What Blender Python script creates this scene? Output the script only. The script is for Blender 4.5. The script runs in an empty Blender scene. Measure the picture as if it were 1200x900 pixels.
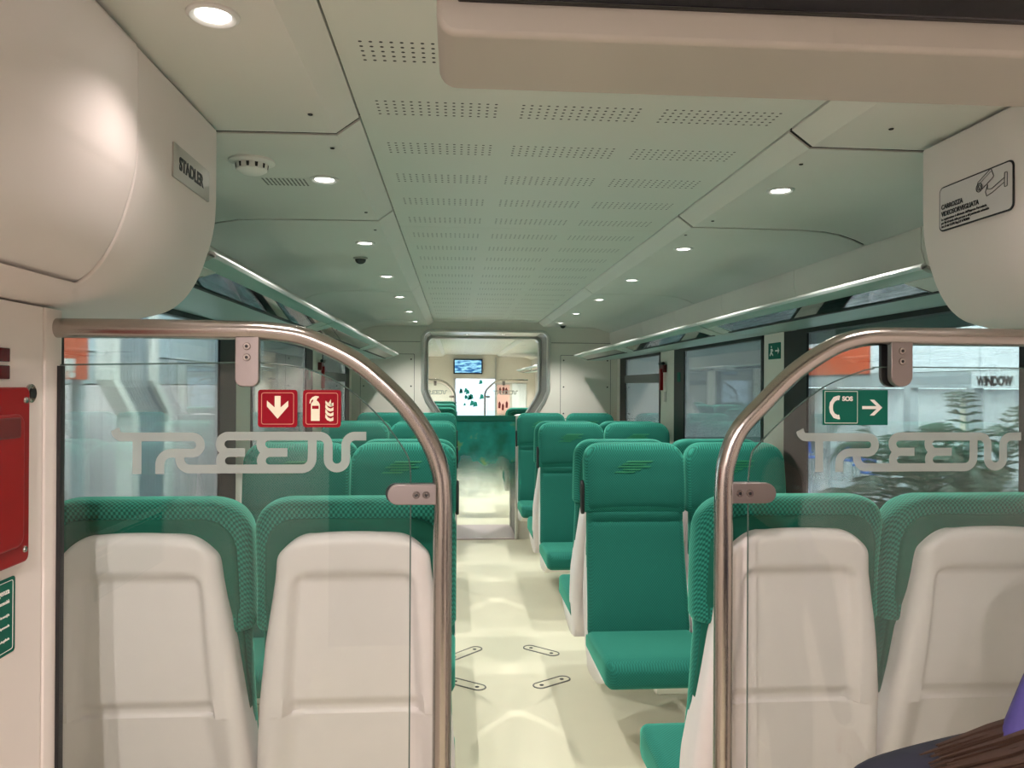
import bpy, bmesh, math, random
from mathutils import Vector, Matrix
PI = math.pi
random.seed(7)
sc = bpy.context.scene
COL = sc.collection

# ------------------------------------------------------------------ camera, light, exposure
CAMX, CAMZ, YAW, ROLL = -0.295, 1.55, math.radians(4.13), math.radians(0.3)
EXPOSURE = 0.32
LAMP_W = 43.0            # each ceiling downlight
HALL_W = 12000.0
cam_d = bpy.data.cameras.new('camera'); cam = bpy.data.objects.new('camera', cam_d); COL.objects.link(cam)
cam_d.sensor_width = 36; cam_d.lens = 27.0; cam_d.clip_start = 0.02; cam_d.clip_end = 200
fwd = Vector((math.sin(YAW), math.cos(YAW), 2 / 900)).normalized()
right = fwd.cross(Vector((0, 0, 1))).normalized(); up = right.cross(fwd)
r2 = right * math.cos(ROLL) + up * math.sin(ROLL); u2 = r2.cross(fwd)
M3 = Matrix((r2, u2, -fwd)).transposed()
cam.matrix_world = Matrix.Translation((CAMX, 0, CAMZ)) @ M3.to_4x4()
sc.camera = cam
w = bpy.data.worlds.new('hall_air'); sc.world = w; w.use_nodes = True
w.node_tree.nodes['Background'].inputs[0].default_value = (0.75, 0.85, 1, 1)
w.node_tree.nodes['Background'].inputs[1].default_value = 0.25
sc.view_settings.view_transform = 'Standard'; sc.view_settings.look = 'None'
sc.view_settings.exposure = EXPOSURE; sc.view_settings.gamma = 1; sc.view_settings.use_curve_mapping = False
try:
    sc.cycles.max_bounces = 10; sc.cycles.transparent_max_bounces = 24
    sc.cycles.diffuse_bounces = 5; sc.cycles.glossy_bounces = 4
    sc.cycles.sample_clamp_indirect = 6
except Exception: pass

def area_light(name, loc, size, energy, color, rot=(0, 0, 0), shape='RECTANGLE', sy=None, parent=None):
    d = bpy.data.lights.new(name, 'AREA'); d.shape = shape; d.size = size
    if shape == 'RECTANGLE': d.size_y = sy or size
    d.energy = energy; d.color = color
    o = bpy.data.objects.new(name, d); COL.objects.link(o); o.location = loc; o.rotation_euler = rot
    if parent: o.parent = parent
    return o

# ------------------------------------------------------------------ materials
MATS = {}
def mat(name, col, rough=0.5, metal=0.0, spec=0.5, noise=0.0, nscale=8.0, bump=0.0, bscale=200.0, emis=None, estr=0.0, coat=0.0, aniso=None):
    m = bpy.data.materials.new(name); m.use_nodes = True; nt = m.node_tree; b = nt.nodes['Principled BSDF']
    b.inputs['Base Color'].default_value = (*col, 1); b.inputs['Roughness'].default_value = rough
    b.inputs['Metallic'].default_value = metal; b.inputs['Specular IOR Level'].default_value = spec
    b.inputs['Coat Weight'].default_value = coat
    tc = nt.nodes.new('ShaderNodeTexCoord')
    if noise > 0:
        n = nt.nodes.new('ShaderNodeTexNoise'); n.inputs['Scale'].default_value = nscale; n.inputs['Detail'].default_value = 4
        nt.links.new(tc.outputs['Object'], n.inputs['Vector'])
        mx = nt.nodes.new('ShaderNodeMix'); mx.data_type = 'RGBA'
        mx.inputs['A'].default_value = (*[c * (1 - noise) for c in col], 1)
        mx.inputs['B'].default_value = (*[min(1, c * (1 + noise)) for c in col], 1)
        nt.links.new(n.outputs['Fac'], mx.inputs['Factor']); nt.links.new(mx.outputs['Result'], b.inputs['Base Color'])
    if bump > 0:
        n2 = nt.nodes.new('ShaderNodeTexNoise'); n2.inputs['Scale'].default_value = bscale
        if aniso:
            mp = nt.nodes.new('ShaderNodeMapping'); mp.inputs['Scale'].default_value = aniso
            nt.links.new(tc.outputs['Object'], mp.inputs['Vector']); nt.links.new(mp.outputs[0], n2.inputs['Vector'])
        else: nt.links.new(tc.outputs['Object'], n2.inputs['Vector'])
        bp = nt.nodes.new('ShaderNodeBump'); bp.inputs['Strength'].default_value = bump; bp.inputs['Distance'].default_value = 0.002
        nt.links.new(n2.outputs['Fac'], bp.inputs['Height']); nt.links.new(bp.outputs[0], b.inputs['Normal'])
    if emis:
        b.inputs['Emission Color'].default_value = (*emis, 1); b.inputs['Emission Strength'].default_value = estr
    MATS[name] = m
    return m

def M_(nt, op, a, b=None, c=None):
    n = nt.nodes.new('ShaderNodeMath'); n.operation = op
    for i, v in enumerate((a, b, c)):
        if v is None: continue
        if isinstance(v, (int, float)): n.inputs[i].default_value = v
        else: nt.links.new(v, n.inputs[i])
    return n.outputs[0]

def fabric(name, c1, c2, k):
    m = mat(name, c1, 0.85, spec=0.25); nt = m.node_tree; b = nt.nodes['Principled BSDF']
    b.inputs['Sheen Weight'].default_value = 0.5; b.inputs['Sheen Tint'].default_value = (0.2, 0.9, 0.65, 1); b.inputs['Sheen Roughness'].default_value = 0.4
    tc = nt.nodes.new('ShaderNodeTexCoord'); s = nt.nodes.new('ShaderNodeSeparateXYZ'); nt.links.new(tc.outputs['Object'], s.inputs[0])
    a = M_(nt, 'SINE', M_(nt, 'MULTIPLY', s.outputs[0], k))
    d = M_(nt, 'SINE', M_(nt, 'MULTIPLY', M_(nt, 'SUBTRACT', s.outputs[2], s.outputs[1]), k))
    f = M_(nt, 'ADD', M_(nt, 'MULTIPLY', M_(nt, 'MULTIPLY', a, d), 1.3), 0.45)
    cl = nt.nodes.new('ShaderNodeClamp'); nt.links.new(f, cl.inputs[0])
    mx = nt.nodes.new('ShaderNodeMix'); mx.data_type = 'RGBA'; mx.inputs['A'].default_value = (*c1, 1); mx.inputs['B'].default_value = (*c2, 1)
    nt.links.new(cl.outputs[0], mx.inputs['Factor']); nt.links.new(mx.outputs['Result'], b.inputs['Base Color'])
    bp = nt.nodes.new('ShaderNodeBump'); bp.inputs['Strength'].default_value = 0.35; bp.inputs['Distance'].default_value = 0.001
    nt.links.new(cl.outputs[0], bp.inputs['Height']); nt.links.new(bp.outputs[0], b.inputs['Normal'])
    return m

def glass(name, tint=(1, 1, 1), ior=1.45, rough=0.0, boost=1.0):
    m = bpy.data.materials.new(name); m.use_nodes = True; nt = m.node_tree; nt.nodes.clear()
    o = nt.nodes.new('ShaderNodeOutputMaterial'); t = nt.nodes.new('ShaderNodeBsdfTransparent'); t.inputs[0].default_value = (*tint, 1)
    g = nt.nodes.new('ShaderNodeBsdfGlossy'); g.inputs['Roughness'].default_value = rough; g.inputs[0].default_value = (1, 1, 1, 1)
    fr = nt.nodes.new('ShaderNodeFresnel'); fr.inputs[0].default_value = ior
    f = M_(nt, 'MULTIPLY', fr.outputs[0], boost)
    mx = nt.nodes.new('ShaderNodeMixShader'); nt.links.new(f, mx.inputs[0]); nt.links.new(t.outputs[0], mx.inputs[1]); nt.links.new(g.outputs[0], mx.inputs[2])
    nt.links.new(mx.outputs[0], o.inputs[0]); return m

def film(name, col, alpha, rough=0.5):
    m = bpy.data.materials.new(name); m.use_nodes = True; nt = m.node_tree; b = nt.nodes['Principled BSDF']
    b.inputs['Base Color'].default_value = (*col, 1); b.inputs['Roughness'].default_value = rough; b.inputs['Alpha'].default_value = alpha
    return m

WHITE = mat('shell_plastic', (0.76, 0.715, 0.70), 0.42, noise=0.03, nscale=30, bump=0.15, bscale=900)
CEIL = mat('ceiling_panel', (0.68, 0.68, 0.63), 0.55, noise=0.03, nscale=3)
CABM = mat('cabinet_plastic', (0.72, 0.67, 0.64), 0.48, noise=0.03, nscale=4, bump=0.08, bscale=700)
WALLM = mat('wall_panel', (0.72, 0.69, 0.62), 0.5, noise=0.03, nscale=5)
WALLW = mat('vestibule_wall', (0.78, 0.72, 0.68), 0.5, noise=0.03, nscale=5)
BLACK = mat('black_rubber', (0.008, 0.008, 0.009), 0.5, noise=0.2, nscale=20)
GAP = mat('dark_gap', (0.012, 0.012, 0.012), 0.8, noise=0.2)
STEEL = mat('brushed_steel', (0.47, 0.44, 0.41), 0.19, metal=1.0, bump=0.12, bscale=60, aniso=(20, 20, 1))
PLATE = mat('satin_steel_plate', (0.31, 0.275, 0.265), 0.36, metal=0.9, bump=0.1, bscale=60, aniso=(1, 20, 20))
ALU = mat('aluminium', (0.72, 0.74, 0.72), 0.3, metal=0.85, noise=0.04)
RACKG = mat('rack_profile', (0.34, 0.47, 0.42), 0.35, metal=0.25, noise=0.04)
RACKL = mat('rack_light_profile', (0.52, 0.57, 0.52), 0.4, metal=0.2, noise=0.04)
FAB = fabric('green_seat_fabric', (0.006, 0.100, 0.074), (0.012, 0.155, 0.115), 560)
FABC = fabric('green_check_fabric', (0.005, 0.095, 0.068), (0.022, 0.235, 0.175), 560)
FABD = mat('green_back_fabric', (0.004, 0.105, 0.07), 0.8, spec=0.3, noise=0.1, nscale=40)
EMB = mat('emblem_thread', (0.008, 0.19, 0.085), 0.6, noise=0.1, nscale=50)
PURE = mat('print_white', (0.85, 0.83, 0.78), 0.5, noise=0.02)
CREAM = mat('print_cream', (0.86, 0.80, 0.62), 0.5, noise=0.02)
REDS = mat('sign_red', (0.27, 0.002, 0.012), 0.6, spec=0.15, noise=0.05)
GREENS = mat('sign_green', (0.002, 0.115, 0.078), 0.6, spec=0.2, noise=0.05)
REDBOX = mat('red_painted_box', (0.27, 0.002, 0.004), 0.35, spec=0.3, noise=0.06)
REDDK = mat('dark_red_recess', (0.12, 0.004, 0.004), 0.4, noise=0.06)
INK = mat('black_ink', (0.01, 0.01, 0.015), 0.5, noise=0.1)
GREYP = mat('silver_label', (0.44, 0.42, 0.39), 0.35, metal=0.4, noise=0.05)
SCREEN = mat('dark_screen', (0.004, 0.004, 0.008), 0.08, noise=0.1)
GLASSP = glass('partition_glass', (0.955, 0.98, 0.97), 1.5, boost=0.72)
GLASSW = glass('window_glass', (0.90, 0.97, 0.95), 1.5, boost=0.9)
GLASSR = glass('rack_glass', (0.55, 0.78, 0.72), 1.5, 0.03, boost=1.6)
GEDGE = film('glass_edge', (0.10, 0.16, 0.14), 0.75, 0.2)
FROST = film('frosted_lettering', (0.34, 0.40, 0.375), 0.86, 0.6)
LENS = mat('lamp_lens', (1, 1, 1), 0.4, emis=(1.0, 0.95, 0.88), estr=10, noise=0.01)
SKIN = mat('skin', (0.55, 0.33, 0.25), 0.5, noise=0.08, nscale=20)

def perf_mat():
    m = mat('perforated_ceiling', (0.66, 0.68, 0.62), 0.5); nt = m.node_tree; b = nt.nodes['Principled BSDF']
    tc = nt.nodes.new('ShaderNodeTexCoord'); s = nt.nodes.new('ShaderNodeSeparateXYZ'); nt.links.new(tc.outputs['Object'], s.inputs[0])
    X, Y = s.outputs[0], s.outputs[1]
    GP, SP = 0.333, 0.0193
    gx = M_(nt, 'SUBTRACT', M_(nt, 'MULTIPLY', M_(nt, 'FRACT', M_(nt, 'ADD', M_(nt, 'DIVIDE', M_(nt, 'ADD', X, 0.01), GP), 10.5)), GP), GP / 2)
    cx = M_(nt, 'MULTIPLY', M_(nt, 'SUBTRACT', M_(nt, 'FRACT', M_(nt, 'ADD', M_(nt, 'DIVIDE', gx, SP), 50.5)), 0.5), SP)
    inx = M_(nt, 'LESS_THAN', M_(nt, 'ABSOLUTE', gx), 0.145)
    RP, SY = 0.30, 0.0205
    gy = M_(nt, 'SUBTRACT', M_(nt, 'MULTIPLY', M_(nt, 'FRACT', M_(nt, 'ADD', M_(nt, 'DIVIDE', M_(nt, 'SUBTRACT', Y, 1.487), RP), 20.5)), RP), RP / 2)
    cy = M_(nt, 'MULTIPLY', M_(nt, 'SUBTRACT', M_(nt, 'FRACT', M_(nt, 'ADD', M_(nt, 'DIVIDE', gy, SY), 50.5)), 0.5), SY)
    iny = M_(nt, 'LESS_THAN', M_(nt, 'ABSOLUTE', gy), 0.051)
    r = M_(nt, 'SQRT', M_(nt, 'ADD', M_(nt, 'MULTIPLY', cx, cx), M_(nt, 'MULTIPLY', cy, cy)))
    hole = M_(nt, 'MULTIPLY', M_(nt, 'MULTIPLY', M_(nt, 'LESS_THAN', r, 0.0036), inx), iny)
    hole = M_(nt, 'MULTIPLY', hole, M_(nt, 'LESS_THAN', M_(nt, 'ABSOLUTE', X), 0.49))
    mx = nt.nodes.new('ShaderNodeMix'); mx.data_type = 'RGBA'; mx.inputs['A'].default_value = (0.66, 0.68, 0.62, 1); mx.inputs['B'].default_value = (0.02, 0.02, 0.02, 1)
    nt.links.new(hole, mx.inputs['Factor']); nt.links.new(mx.outputs['Result'], b.inputs['Base Color'])
    return m
PERF = perf_mat()

def floor_mat():
    m = mat('cream_vinyl_floor', (0.72, 0.69, 0.50), 0.42); nt = m.node_tree; b = nt.nodes['Principled BSDF']
    tc = nt.nodes.new('ShaderNodeTexCoord')
    n = nt.nodes.new('ShaderNodeTexNoise'); n.inputs['Scale'].default_value = 260; n.inputs['Detail'].default_value = 3
    n2 = nt.nodes.new('ShaderNodeTexNoise'); n2.inputs['Scale'].default_value = 3
    nt.links.new(tc.outputs['Object'], n.inputs[0]); nt.links.new(tc.outputs['Object'], n2.inputs[0])
    f = M_(nt, 'ADD', M_(nt, 'MULTIPLY', n.outputs['Fac'], 0.6), M_(nt, 'MULTIPLY', n2.outputs['Fac'], 0.4))
    mx = nt.nodes.new('ShaderNodeMix'); mx.data_type = 'RGBA'; mx.inputs['A'].default_value = (0.60, 0.575, 0.43, 1); mx.inputs['B'].default_value = (0.73, 0.70, 0.55, 1)
    nt.links.new(f, mx.inputs['Factor']); nt.links.new(mx.outputs['Result'], b.inputs['Base Color']); return m
FLOORM = floor_mat()

# ------------------------------------------------------------------ mesh helpers
class MB:
    def __init__(s): s.v = []; s.f = []
    def add(s, vs, fs):
        o = len(s.v); s.v += [tuple(v) for v in vs]; s.f += [tuple(i + o for i in f) for f in fs]; return s
    def box(s, x0, x1, y0, y1, z0, z1):
        if x0 > x1: x0, x1 = x1, x0
        return s.add([(x0,y0,z0),(x1,y0,z0),(x1,y1,z0),(x0,y1,z0),(x0,y0,z1),(x1,y0,z1),(x1,y1,z1),(x0,y1,z1)],
            [(0,3,2,1),(4,5,6,7),(0,1,5,4),(1,2,6,5),(2,3,7,6),(3,0,4,7)])
    def prism(s, pts, axis, a, b):
        """pts 2D; axis 'x': pts=(y,z), 'y': pts=(x,z), 'z': pts=(x,y)"""
        def P(p, t):
            return {'x': (t, p[0], p[1]), 'y': (p[0], t, p[1]), 'z': (p[0], p[1], t)}[axis]
        n = len(pts); vs = [P(p, a) for p in pts] + [P(p, b) for p in pts]
        fs = [tuple(range(n))[::-1], tuple(range(n, 2 * n))] + [(i, (i + 1) % n, n + (i + 1) % n, n + i) for i in range(n)]
        return s.add(vs, fs)
    def tube(s, path, r, n=14, closed=False):
        P = [Vector(p) for p in path]; rings = []
        prev = None
        m = len(P)
        for i in range(m):
            t = ((P[(i + 1) % m] - P[i - 1]) if closed else (P[min(i + 1, m - 1)] - P[max(i - 1, 0)])).normalized()
            if prev is None:
                a = Vector((0, 0, 1)) if abs(t.z) < 0.9 else Vector((0, 1, 0)); u = t.cross(a).normalized()
            else:
                u = (prev - t * prev.dot(t)).normalized()
            prev = u; v = t.cross(u); rr = r[i] if isinstance(r, (list, tuple)) else r
            rings.append([P[i] + (u * math.cos(2 * PI * k / n) + v * math.sin(2 * PI * k / n)) * rr for k in range(n)])
        vs = [q for ring in rings for q in ring]; fs = []
        for i in range(m if closed else m - 1):
            j = (i + 1) % m
            fs += [(i * n + k, i * n + (k + 1) % n, j * n + (k + 1) % n, j * n + k) for k in range(n)]
        if not closed: fs += [tuple(range(n))[::-1], tuple((m - 1) * n + k for k in range(n))]
        return s.add(vs, fs)
    def lathe(s, prof, c, axis='z', n=28):
        """prof: (r, h) list; revolve about axis through c"""
        vs = []; m = len(prof)
        for r, h in prof:
            for k in range(n):
                a = 2 * PI * k / n; p = (r * math.cos(a), r * math.sin(a), h)
                if axis == 'y': p = (p[0], p[2], p[1])
                if axis == 'x': p = (p[2], p[0], p[1])
                vs.append((c[0] + p[0], c[1] + p[1], c[2] + p[2]))
        fs = [(i * n + k, i * n + (k + 1) % n, (i + 1) * n + (k + 1) % n, (i + 1) * n + k) for i in range(m - 1) for k in range(n)]
        fs += [tuple(range(n))[::-1], tuple((m - 1) * n + k for k in range(n))]
        return s.add(vs, fs)
    def ribbon(s, pts, wd, y, plane='xz'):
        n = len(pts); L = []; R = []
        for i in range(n):
            a = Vector(pts[max(i - 1, 0)]); b = Vector(pts[min(i + 1, n - 1)]); t = (b - a).normalized(); nn = Vector((-t.y, t.x)) * wd / 2
            p = Vector(pts[i]); L.append(p + nn); R.append(p - nn)
        P = (lambda q: (q.x, y, q.y)) if plane == 'xz' else (lambda q: (q.x, q.y, y)) if plane == 'xy' else (lambda q: (y, q.x, q.y))
        vs = [P(q) for q in L] + [P(q) for q in R]
        return s.add(vs, [(i, i + 1, n + i + 1, n + i) for i in range(n - 1)])
    def build(s, name, m, parent=None, smooth=35, bevel=0, loc=None):
        me = bpy.data.meshes.new(name); me.from_pydata(s.v, [], s.f); me.update()
        bm = bmesh.new(); bm.from_mesh(me); bmesh.ops.recalc_face_normals(bm, faces=bm.faces); bm.to_mesh(me); bm.free()
        if smooth:
            me.polygons.foreach_set('use_smooth', [True] * len(me.polygons)); me.set_sharp_from_angle(angle=math.radians(smooth))
        me.materials.append(m)
        o = bpy.data.objects.new(name, me); COL.objects.link(o)
        if parent: o.parent = parent
        if loc: o.location = loc
        if bevel:
            b = o.modifiers.new('bevel', 'BEVEL'); b.width = bevel; b.segments = 3; b.limit_method = 'ANGLE'; b.angle_limit = math.radians(40); b.harden_normals = False
        return o

def tag(o, label=None, cat=None, group=None, kind=None):
    if label: o['label'] = label
    if cat: o['category'] = cat
    if group: o['group'] = group
    if kind: o['kind'] = kind
    return o
def thing(name, label, cat, loc=(0, 0, 0), rz=0, group=None):
    o = bpy.data.objects.new(name, None); COL.objects.link(o); o.location = loc; o.rotation_euler = (0, 0, rz); o.empty_display_size = 0.1
    return tag(o, label, cat, group)
def struct(mb, name, m, label=None, cat=None, parent=None, **k):
    o = mb.build(name, m, parent, **k)
    if parent is None: tag(o, label, cat, kind='structure')
    return o
def copy_tree(o, parent=None):
    c = o.copy(); COL.objects.link(c); c.parent = parent
    for ch in list(o.children): copy_tree(ch, c)
    return c
def rrect(x0, x1, y0, y1, r, n=6):
    pts = []
    for cx, cy, a0 in ((x1 - r, y1 - r, 0), (x0 + r, y1 - r, 90), (x0 + r, y0 + r, 180), (x1 - r, y0 + r, 270)):
        for i in range(n + 1):
            a = math.radians(a0 + 90 * i / n); pts.append((cx + r * math.cos(a), cy + r * math.sin(a)))
    return pts
def arc(cx, cy, r, a0, a1, n=8):
    return [(cx + r * math.cos(math.radians(a0 + (a1 - a0) * i / n)), cy + r * math.sin(math.radians(a0 + (a1 - a0) * i / n))) for i in range(n + 1)]
def text_mesh(txt, size, depth=0.0005, sx=1.0, weight=0.0):
    cu = bpy.data.curves.new('lettering', 'FONT'); cu.body = txt; cu.size = size; cu.extrude = depth; cu.offset = weight
    cu.align_x = 'LEFT'; cu.align_y = 'BOTTOM_BASELINE'
    o = bpy.data.objects.new('lettering_source', cu); COL.objects.link(o)
    dg = bpy.context.evaluated_depsgraph_get(); dg.update()
    me = bpy.data.meshes.new_from_object(o.evaluated_get(dg)); bpy.data.objects.remove(o)
    vs = [(v.co.x * sx, v.co.y, v.co.z) for v in me.vertices]; fs = [tuple(p.vertices) for p in me.polygons]
    bpy.data.meshes.remove(me); return vs, fs
def add_text(mb, txt, size, org, U, V, sx=1.0, weight=0.0, center=False):
    vs, fs = text_mesh(txt, size, sx=sx, weight=weight)
    U = Vector(U); V = Vector(V); N = U.cross(V); org = Vector(org)
    if center and vs:
        wd = max(v[0] for v in vs); vs = [(v[0] - wd / 2, v[1], v[2]) for v in vs]
    mb.add([org + U * a + V * b + N * c for a, b, c in vs], fs); return mb
def lerp_tab(tab, t):
    if t <= tab[0][0]: return tab[0][1]
    for (a, x), (b, y) in zip(tab, tab[1:]):
        if t <= b:
            k = (t - a) / (b - a); k = k * k * (3 - 2 * k) if len(tab) < 0 else k
            return x + (y - x) * k
    return tab[-1][1]

# ------------------------------------------------------------------ room shell
HALF = 1.34
P = 1.955                    # bay length
WIN = [(2.09, 3.49), (3.99, 5.44), (6.07, 7.36)]
def car_shell(Y0, Y1, joints, wins, side_y0, tagn):
    # backing behind the ceiling joints
    struct(MB().box(-1.4, 1.4, Y0, Y1, 2.215, 2.235), 'ceiling' , GAP, 'dark backing above the ceiling panels', 'ceiling')
    js = [Y0] + joints + [Y1]
    for a, b in zip(js, js[1:]):
        for s in (-1, 1):
            if b in joints:
                pq = [(0.532, 2.190), (0.585, 2.151), (1.0, 2.148), (1.08, 2.144), (1.15, 2.133), (1.21, 2.114), (1.25, 2.096)]; k = len(pq)
                vs = [(s * x, y, z + dz) for y in (b - .013, b + .013) for dz in (0, .005) for x, z in pq]
                fs = [(o + i, o + i + 1, o + i + 2 * k + 1, o + i + 2 * k) for o in (0, k) for i in range(k - 1)]
                struct(MB().add(vs, fs), 'ceiling', GAP, 'dark joint between ceiling panels', 'ceiling', smooth=0)
            pr = [(0.530, 2.186), (0.583, 2.147), (0.80, 2.146), (1.0, 2.144), (1.08, 2.140), (1.15, 2.129), (1.21, 2.110), (1.255, 2.090)]
            n = len(pr); vs = []
            for y in (a + (.009 if a < 3 else .005), b - (.009 if b < 3 else .005)):
                vs += [(s * x, y, z) for x, z in pr] + [(s * x, y, z + 0.012) for x, z in pr]
            m = 2 * n; ring = list(range(n)) + list(range(2 * n - 1, n - 1, -1))
            fs = [tuple(ring), tuple(r + m for r in ring)[::-1]] + [(ring[i], ring[(i + 1) % m], ring[(i + 1) % m] + m, ring[i] + m) for i in range(m)]
            struct(MB().add(vs, fs), 'ceiling', CEIL, 'smooth curved side ceiling panel', 'ceiling', smooth=30)

def wall_side(s, Y0, Y1, wins, name):
    mb = MB()
    def quadbox(y0, y1, z0, z1): mb.box(s * HALF, s * (HALF + 0.06), y0, y1, z0, z1)
    zb, zt = 0.82, 1.83
    quadbox(Y0, Y1, 0, zb); quadbox(Y0, Y1, zt, 2.12)
    y = Y0
    for a, b in wins:
        quadbox(y, a, zb, zt); y = b + 0.25
    if y < Y1: quadbox(y, Y1, zb, zt)
    struct(mb, name, WALLM, 'cream side wall between the windows', 'wall')
    # cove above the luggage rack, in sections with thin seams
    y = Y0; mb = MB()
    while y < Y1 - 0.05:
        y2 = min(y + 0.9775, Y1)
        mb.prism([(s * 1.262, 2.10), (s * 1.262, 2.02), (s * 1.30, 1.88), (s * 1.345, 1.855), (s * 1.345, 2.10)], 'y', y + 0.002, y2 - 0.002); y = y2
    struct(mb, name, WALLM, 'sectioned cove panel above the luggage rack', 'wall')
    # lower ledge
    struct(MB().prism([(s * 1.28, 0), (s * 1.30, 0.72), (s * 1.345, 0.80), (s * 1.345, 0)], 'y', Y0, Y1), name, WALLM, 'lower side wall ledge', 'wall')

JN = [1.855, 2.82, 4.92, 7.05]
Y_END = 7.75
car_shell(-1.6, Y_END, JN, WIN, 1.5, 'near')
car_shell(8.5, 16.0, [10.4, 12.4, 14.4], [], 8.5, 'far')
for a, b in ((-1.6, 1.02), (1.02, 3.116), (3.116, 5.2), (5.2, 7.3), (7.3, Y_END), (8.5, 11.5), (11.5, 16.0)):
    struct(MB().box(-0.5265, 0.5265, a + 0.002, b - 0.002, 2.19, 2.205), 'ceiling', PERF, 'perforated central ceiling panel', 'ceiling', smooth=0)
struct(MB().box(-1.4, 1.4, -1.6, Y_END, -0.05, 0), 'floor', FLOORM, 'cream vinyl floor of the carriage', 'floor', smooth=0)
struct(MB().box(-1.4, 1.4, 8.5, 16.4, -0.05, 0), 'floor', FLOORM, 'cream vinyl floor of the next carriage', 'floor', smooth=0)
for s, nm in ((-1, 'wall_left'), (1, 'wall_right')):
    wall_side(s, 1.5, Y_END, WIN, nm)
    wall_side(s, 8.5, 16.0, [(9.1, 10.4), (11.0, 12.4), (13.1, 14.4)], nm)
    # vestibule walls
    mb = MB().box(s * 1.045, s * 1.12, -1.6, 1.452, 0, 1.688).box(s * 1.045, s * 1.12, -1.6, -0.62, 1.688, 2.2)
    struct(mb, nm, WALLW, 'pale vestibule wall beside the doorway', 'wall')
    struct(MB().prism(rrect(min(s * 1.043, s * 1.35), max(s * 1.043, s * 1.35), 1.456, 1.52, 0.006), 'z', 0, 1.688), nm, WALLW, 'narrow pale wall post holding the glass partition', 'wall')
struct(MB().box(-1.12, 1.12, -1.66, -1.6, 0, 2.2), 'wall_back', mat('dark_back_wall', (0.10, 0.09, 0.09), 0.5, noise=.1), 'vestibule wall behind the viewer', 'wall')  # unseen wall, kept dark so glass and steel reflect less
# windows
wn = 0
for s in (-1, 1):
    for (a, b) in WIN + [(9.1, 10.4), (11.0, 12.4), (13.1, 14.4)]:
        wn += 1
        r = thing('window_%d' % wn, 'large train window in a black rubber surround', 'window'); r['kind'] = 'structure'
        zb, zt = 0.82, 1.83
        MB().box(s * 1.352, s * 1.36, a - 0.0, b + 0.25, zb, zt).build('glass_pane', GLASSW, r, smooth=0)
        MB().box(s * 1.341, s * 1.351, b, b + 0.25, zb, zt).build('black_border', BLACK, r)
        fm = MB(); fm.box(s * 1.335, s * 1.365, a, a + 0.03, zb, zt); fm.box(s * 1.335, s * 1.365, a, b, zb, zb + 0.03); fm.box(s * 1.335, s * 1.365, a, b, zt - 0.025, zt)
        fm.build('rubber_seal', BLACK, r)
        if a == WIN[2][0] or a == 13.1:
            fm = MB(); fm.box(s * 1.335, s * 1.36, a, b, 1.58, 1.655); fm.build('tilt_frame_bar', mat('grey_bar%d' % wn, (0.10, 0.11, 0.11), 0.5, noise=0.1), r)

# bulkhead with an octagonal gangway opening
OCT = [(-0.30, 0.0), (-0.30, 0.98), (-0.585, 1.40), (-0.625, 1.50), (-0.625, 2.02)] + arc(-0.555, 2.02, 0.07, 180, 90, 5)[1:] + \
      arc(0.555, 2.02, 0.07, 90, 0, 5) + [(0.625, 1.50), (0.585, 1.40), (0.31, 0.98), (0.31, 0.0)]
def bulkhead(y, th, name, m):
    xl, xr, zt = -1.40, 1.40, 2.20
    outer = [(-0.30, 0)] + [(xl, 0), (xl, 0.98), (xl, 1.40), (xl, 1.5), (xl, zt)]
    mb = MB()
    # strips left and right, then above
    Ls = [(-0.30, 0), (-0.30, 0.98), (-0.585, 1.40), (-0.625, 1.50), (-0.625, 2.02)] + arc(-0.555, 2.02, 0.07, 180, 90, 5)[1:]
    for S in (Ls, [(-x if x != -0.30 else 0.31, z) for x, z in Ls]):
        X = xl if S[0][0] < 0 else xr
        for (x0, z0), (x1, z1) in zip(S, S[1:]):
            if abs(z1 - z0) < 1e-5: continue
            mb.prism([(X, z0), (x0, z0), (x1, z1), (X, z1)], 'y', y, y + th)
    mb.box(xl, xr, y, y + th, 2.09, zt)
    return struct(mb, name, m, 'cream end wall around the gangway opening', 'wall')
bulkhead(Y_END, 0.05, 'wall_front', WALLM); bulkhead(8.45, 0.05, 'wall_front', WALLM)
def ring_mesh(pts, y0, y1, w_in, w_out):
    """frame following an open outline in xz, offset both ways"""
    n = len(pts); a = []; b = []
    for i in range(n):
        p = Vector(pts[max(i - 1, 0)]); q = Vector(pts[min(i + 1, n - 1)]); t = (q - p).normalized(); nn = Vector((-t.y, t.x))
        c = Vector(pts[i]); a.append(c - nn * w_in); b.append(c + nn * w_out)
    vs = [(p.x, y0, p.y) for p in a] + [(p.x, y0, p.y) for p in b] + [(p.x, y1, p.y) for p in a] + [(p.x, y1, p.y) for p in b]
    fs = []
    for i in range(n - 1):
        fs += [(i, i + 1, n + i + 1, n + i), (2*n+i, 3*n+i, 3*n+i+1, 2*n+i+1), (i, 2*n+i, 2*n+i+1, i+1), (n+i, n+i+1, 3*n+i+1, 3*n+i)]
    fs += [(0, n, 3*n, 2*n), (n-1, 2*n-1+0, 4*n-1, 3*n-1)]
    return MB().add(vs, fs)
DOORF = mat('gangway_frame_metal', (0.60, 0.60, 0.57), 0.3, metal=0.7, noise=0.04)
TUN = mat('gangway_tunnel', (0.20, 0.20, 0.19), 0.45, metal=0.3, noise=0.1)
struct(ring_mesh(OCT, Y_END - 0.02, Y_END + 0.06, 0.004, 0.025), 'trim_1', DOORF, 'metal edging of the gangway opening', 'door frame', bevel=0.006)
struct(ring_mesh(OCT, Y_END + 0.06, 8.43, 0.0, 0.03), 'trim_2', TUN, 'dark gangway tunnel lining', 'tunnel')
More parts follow.
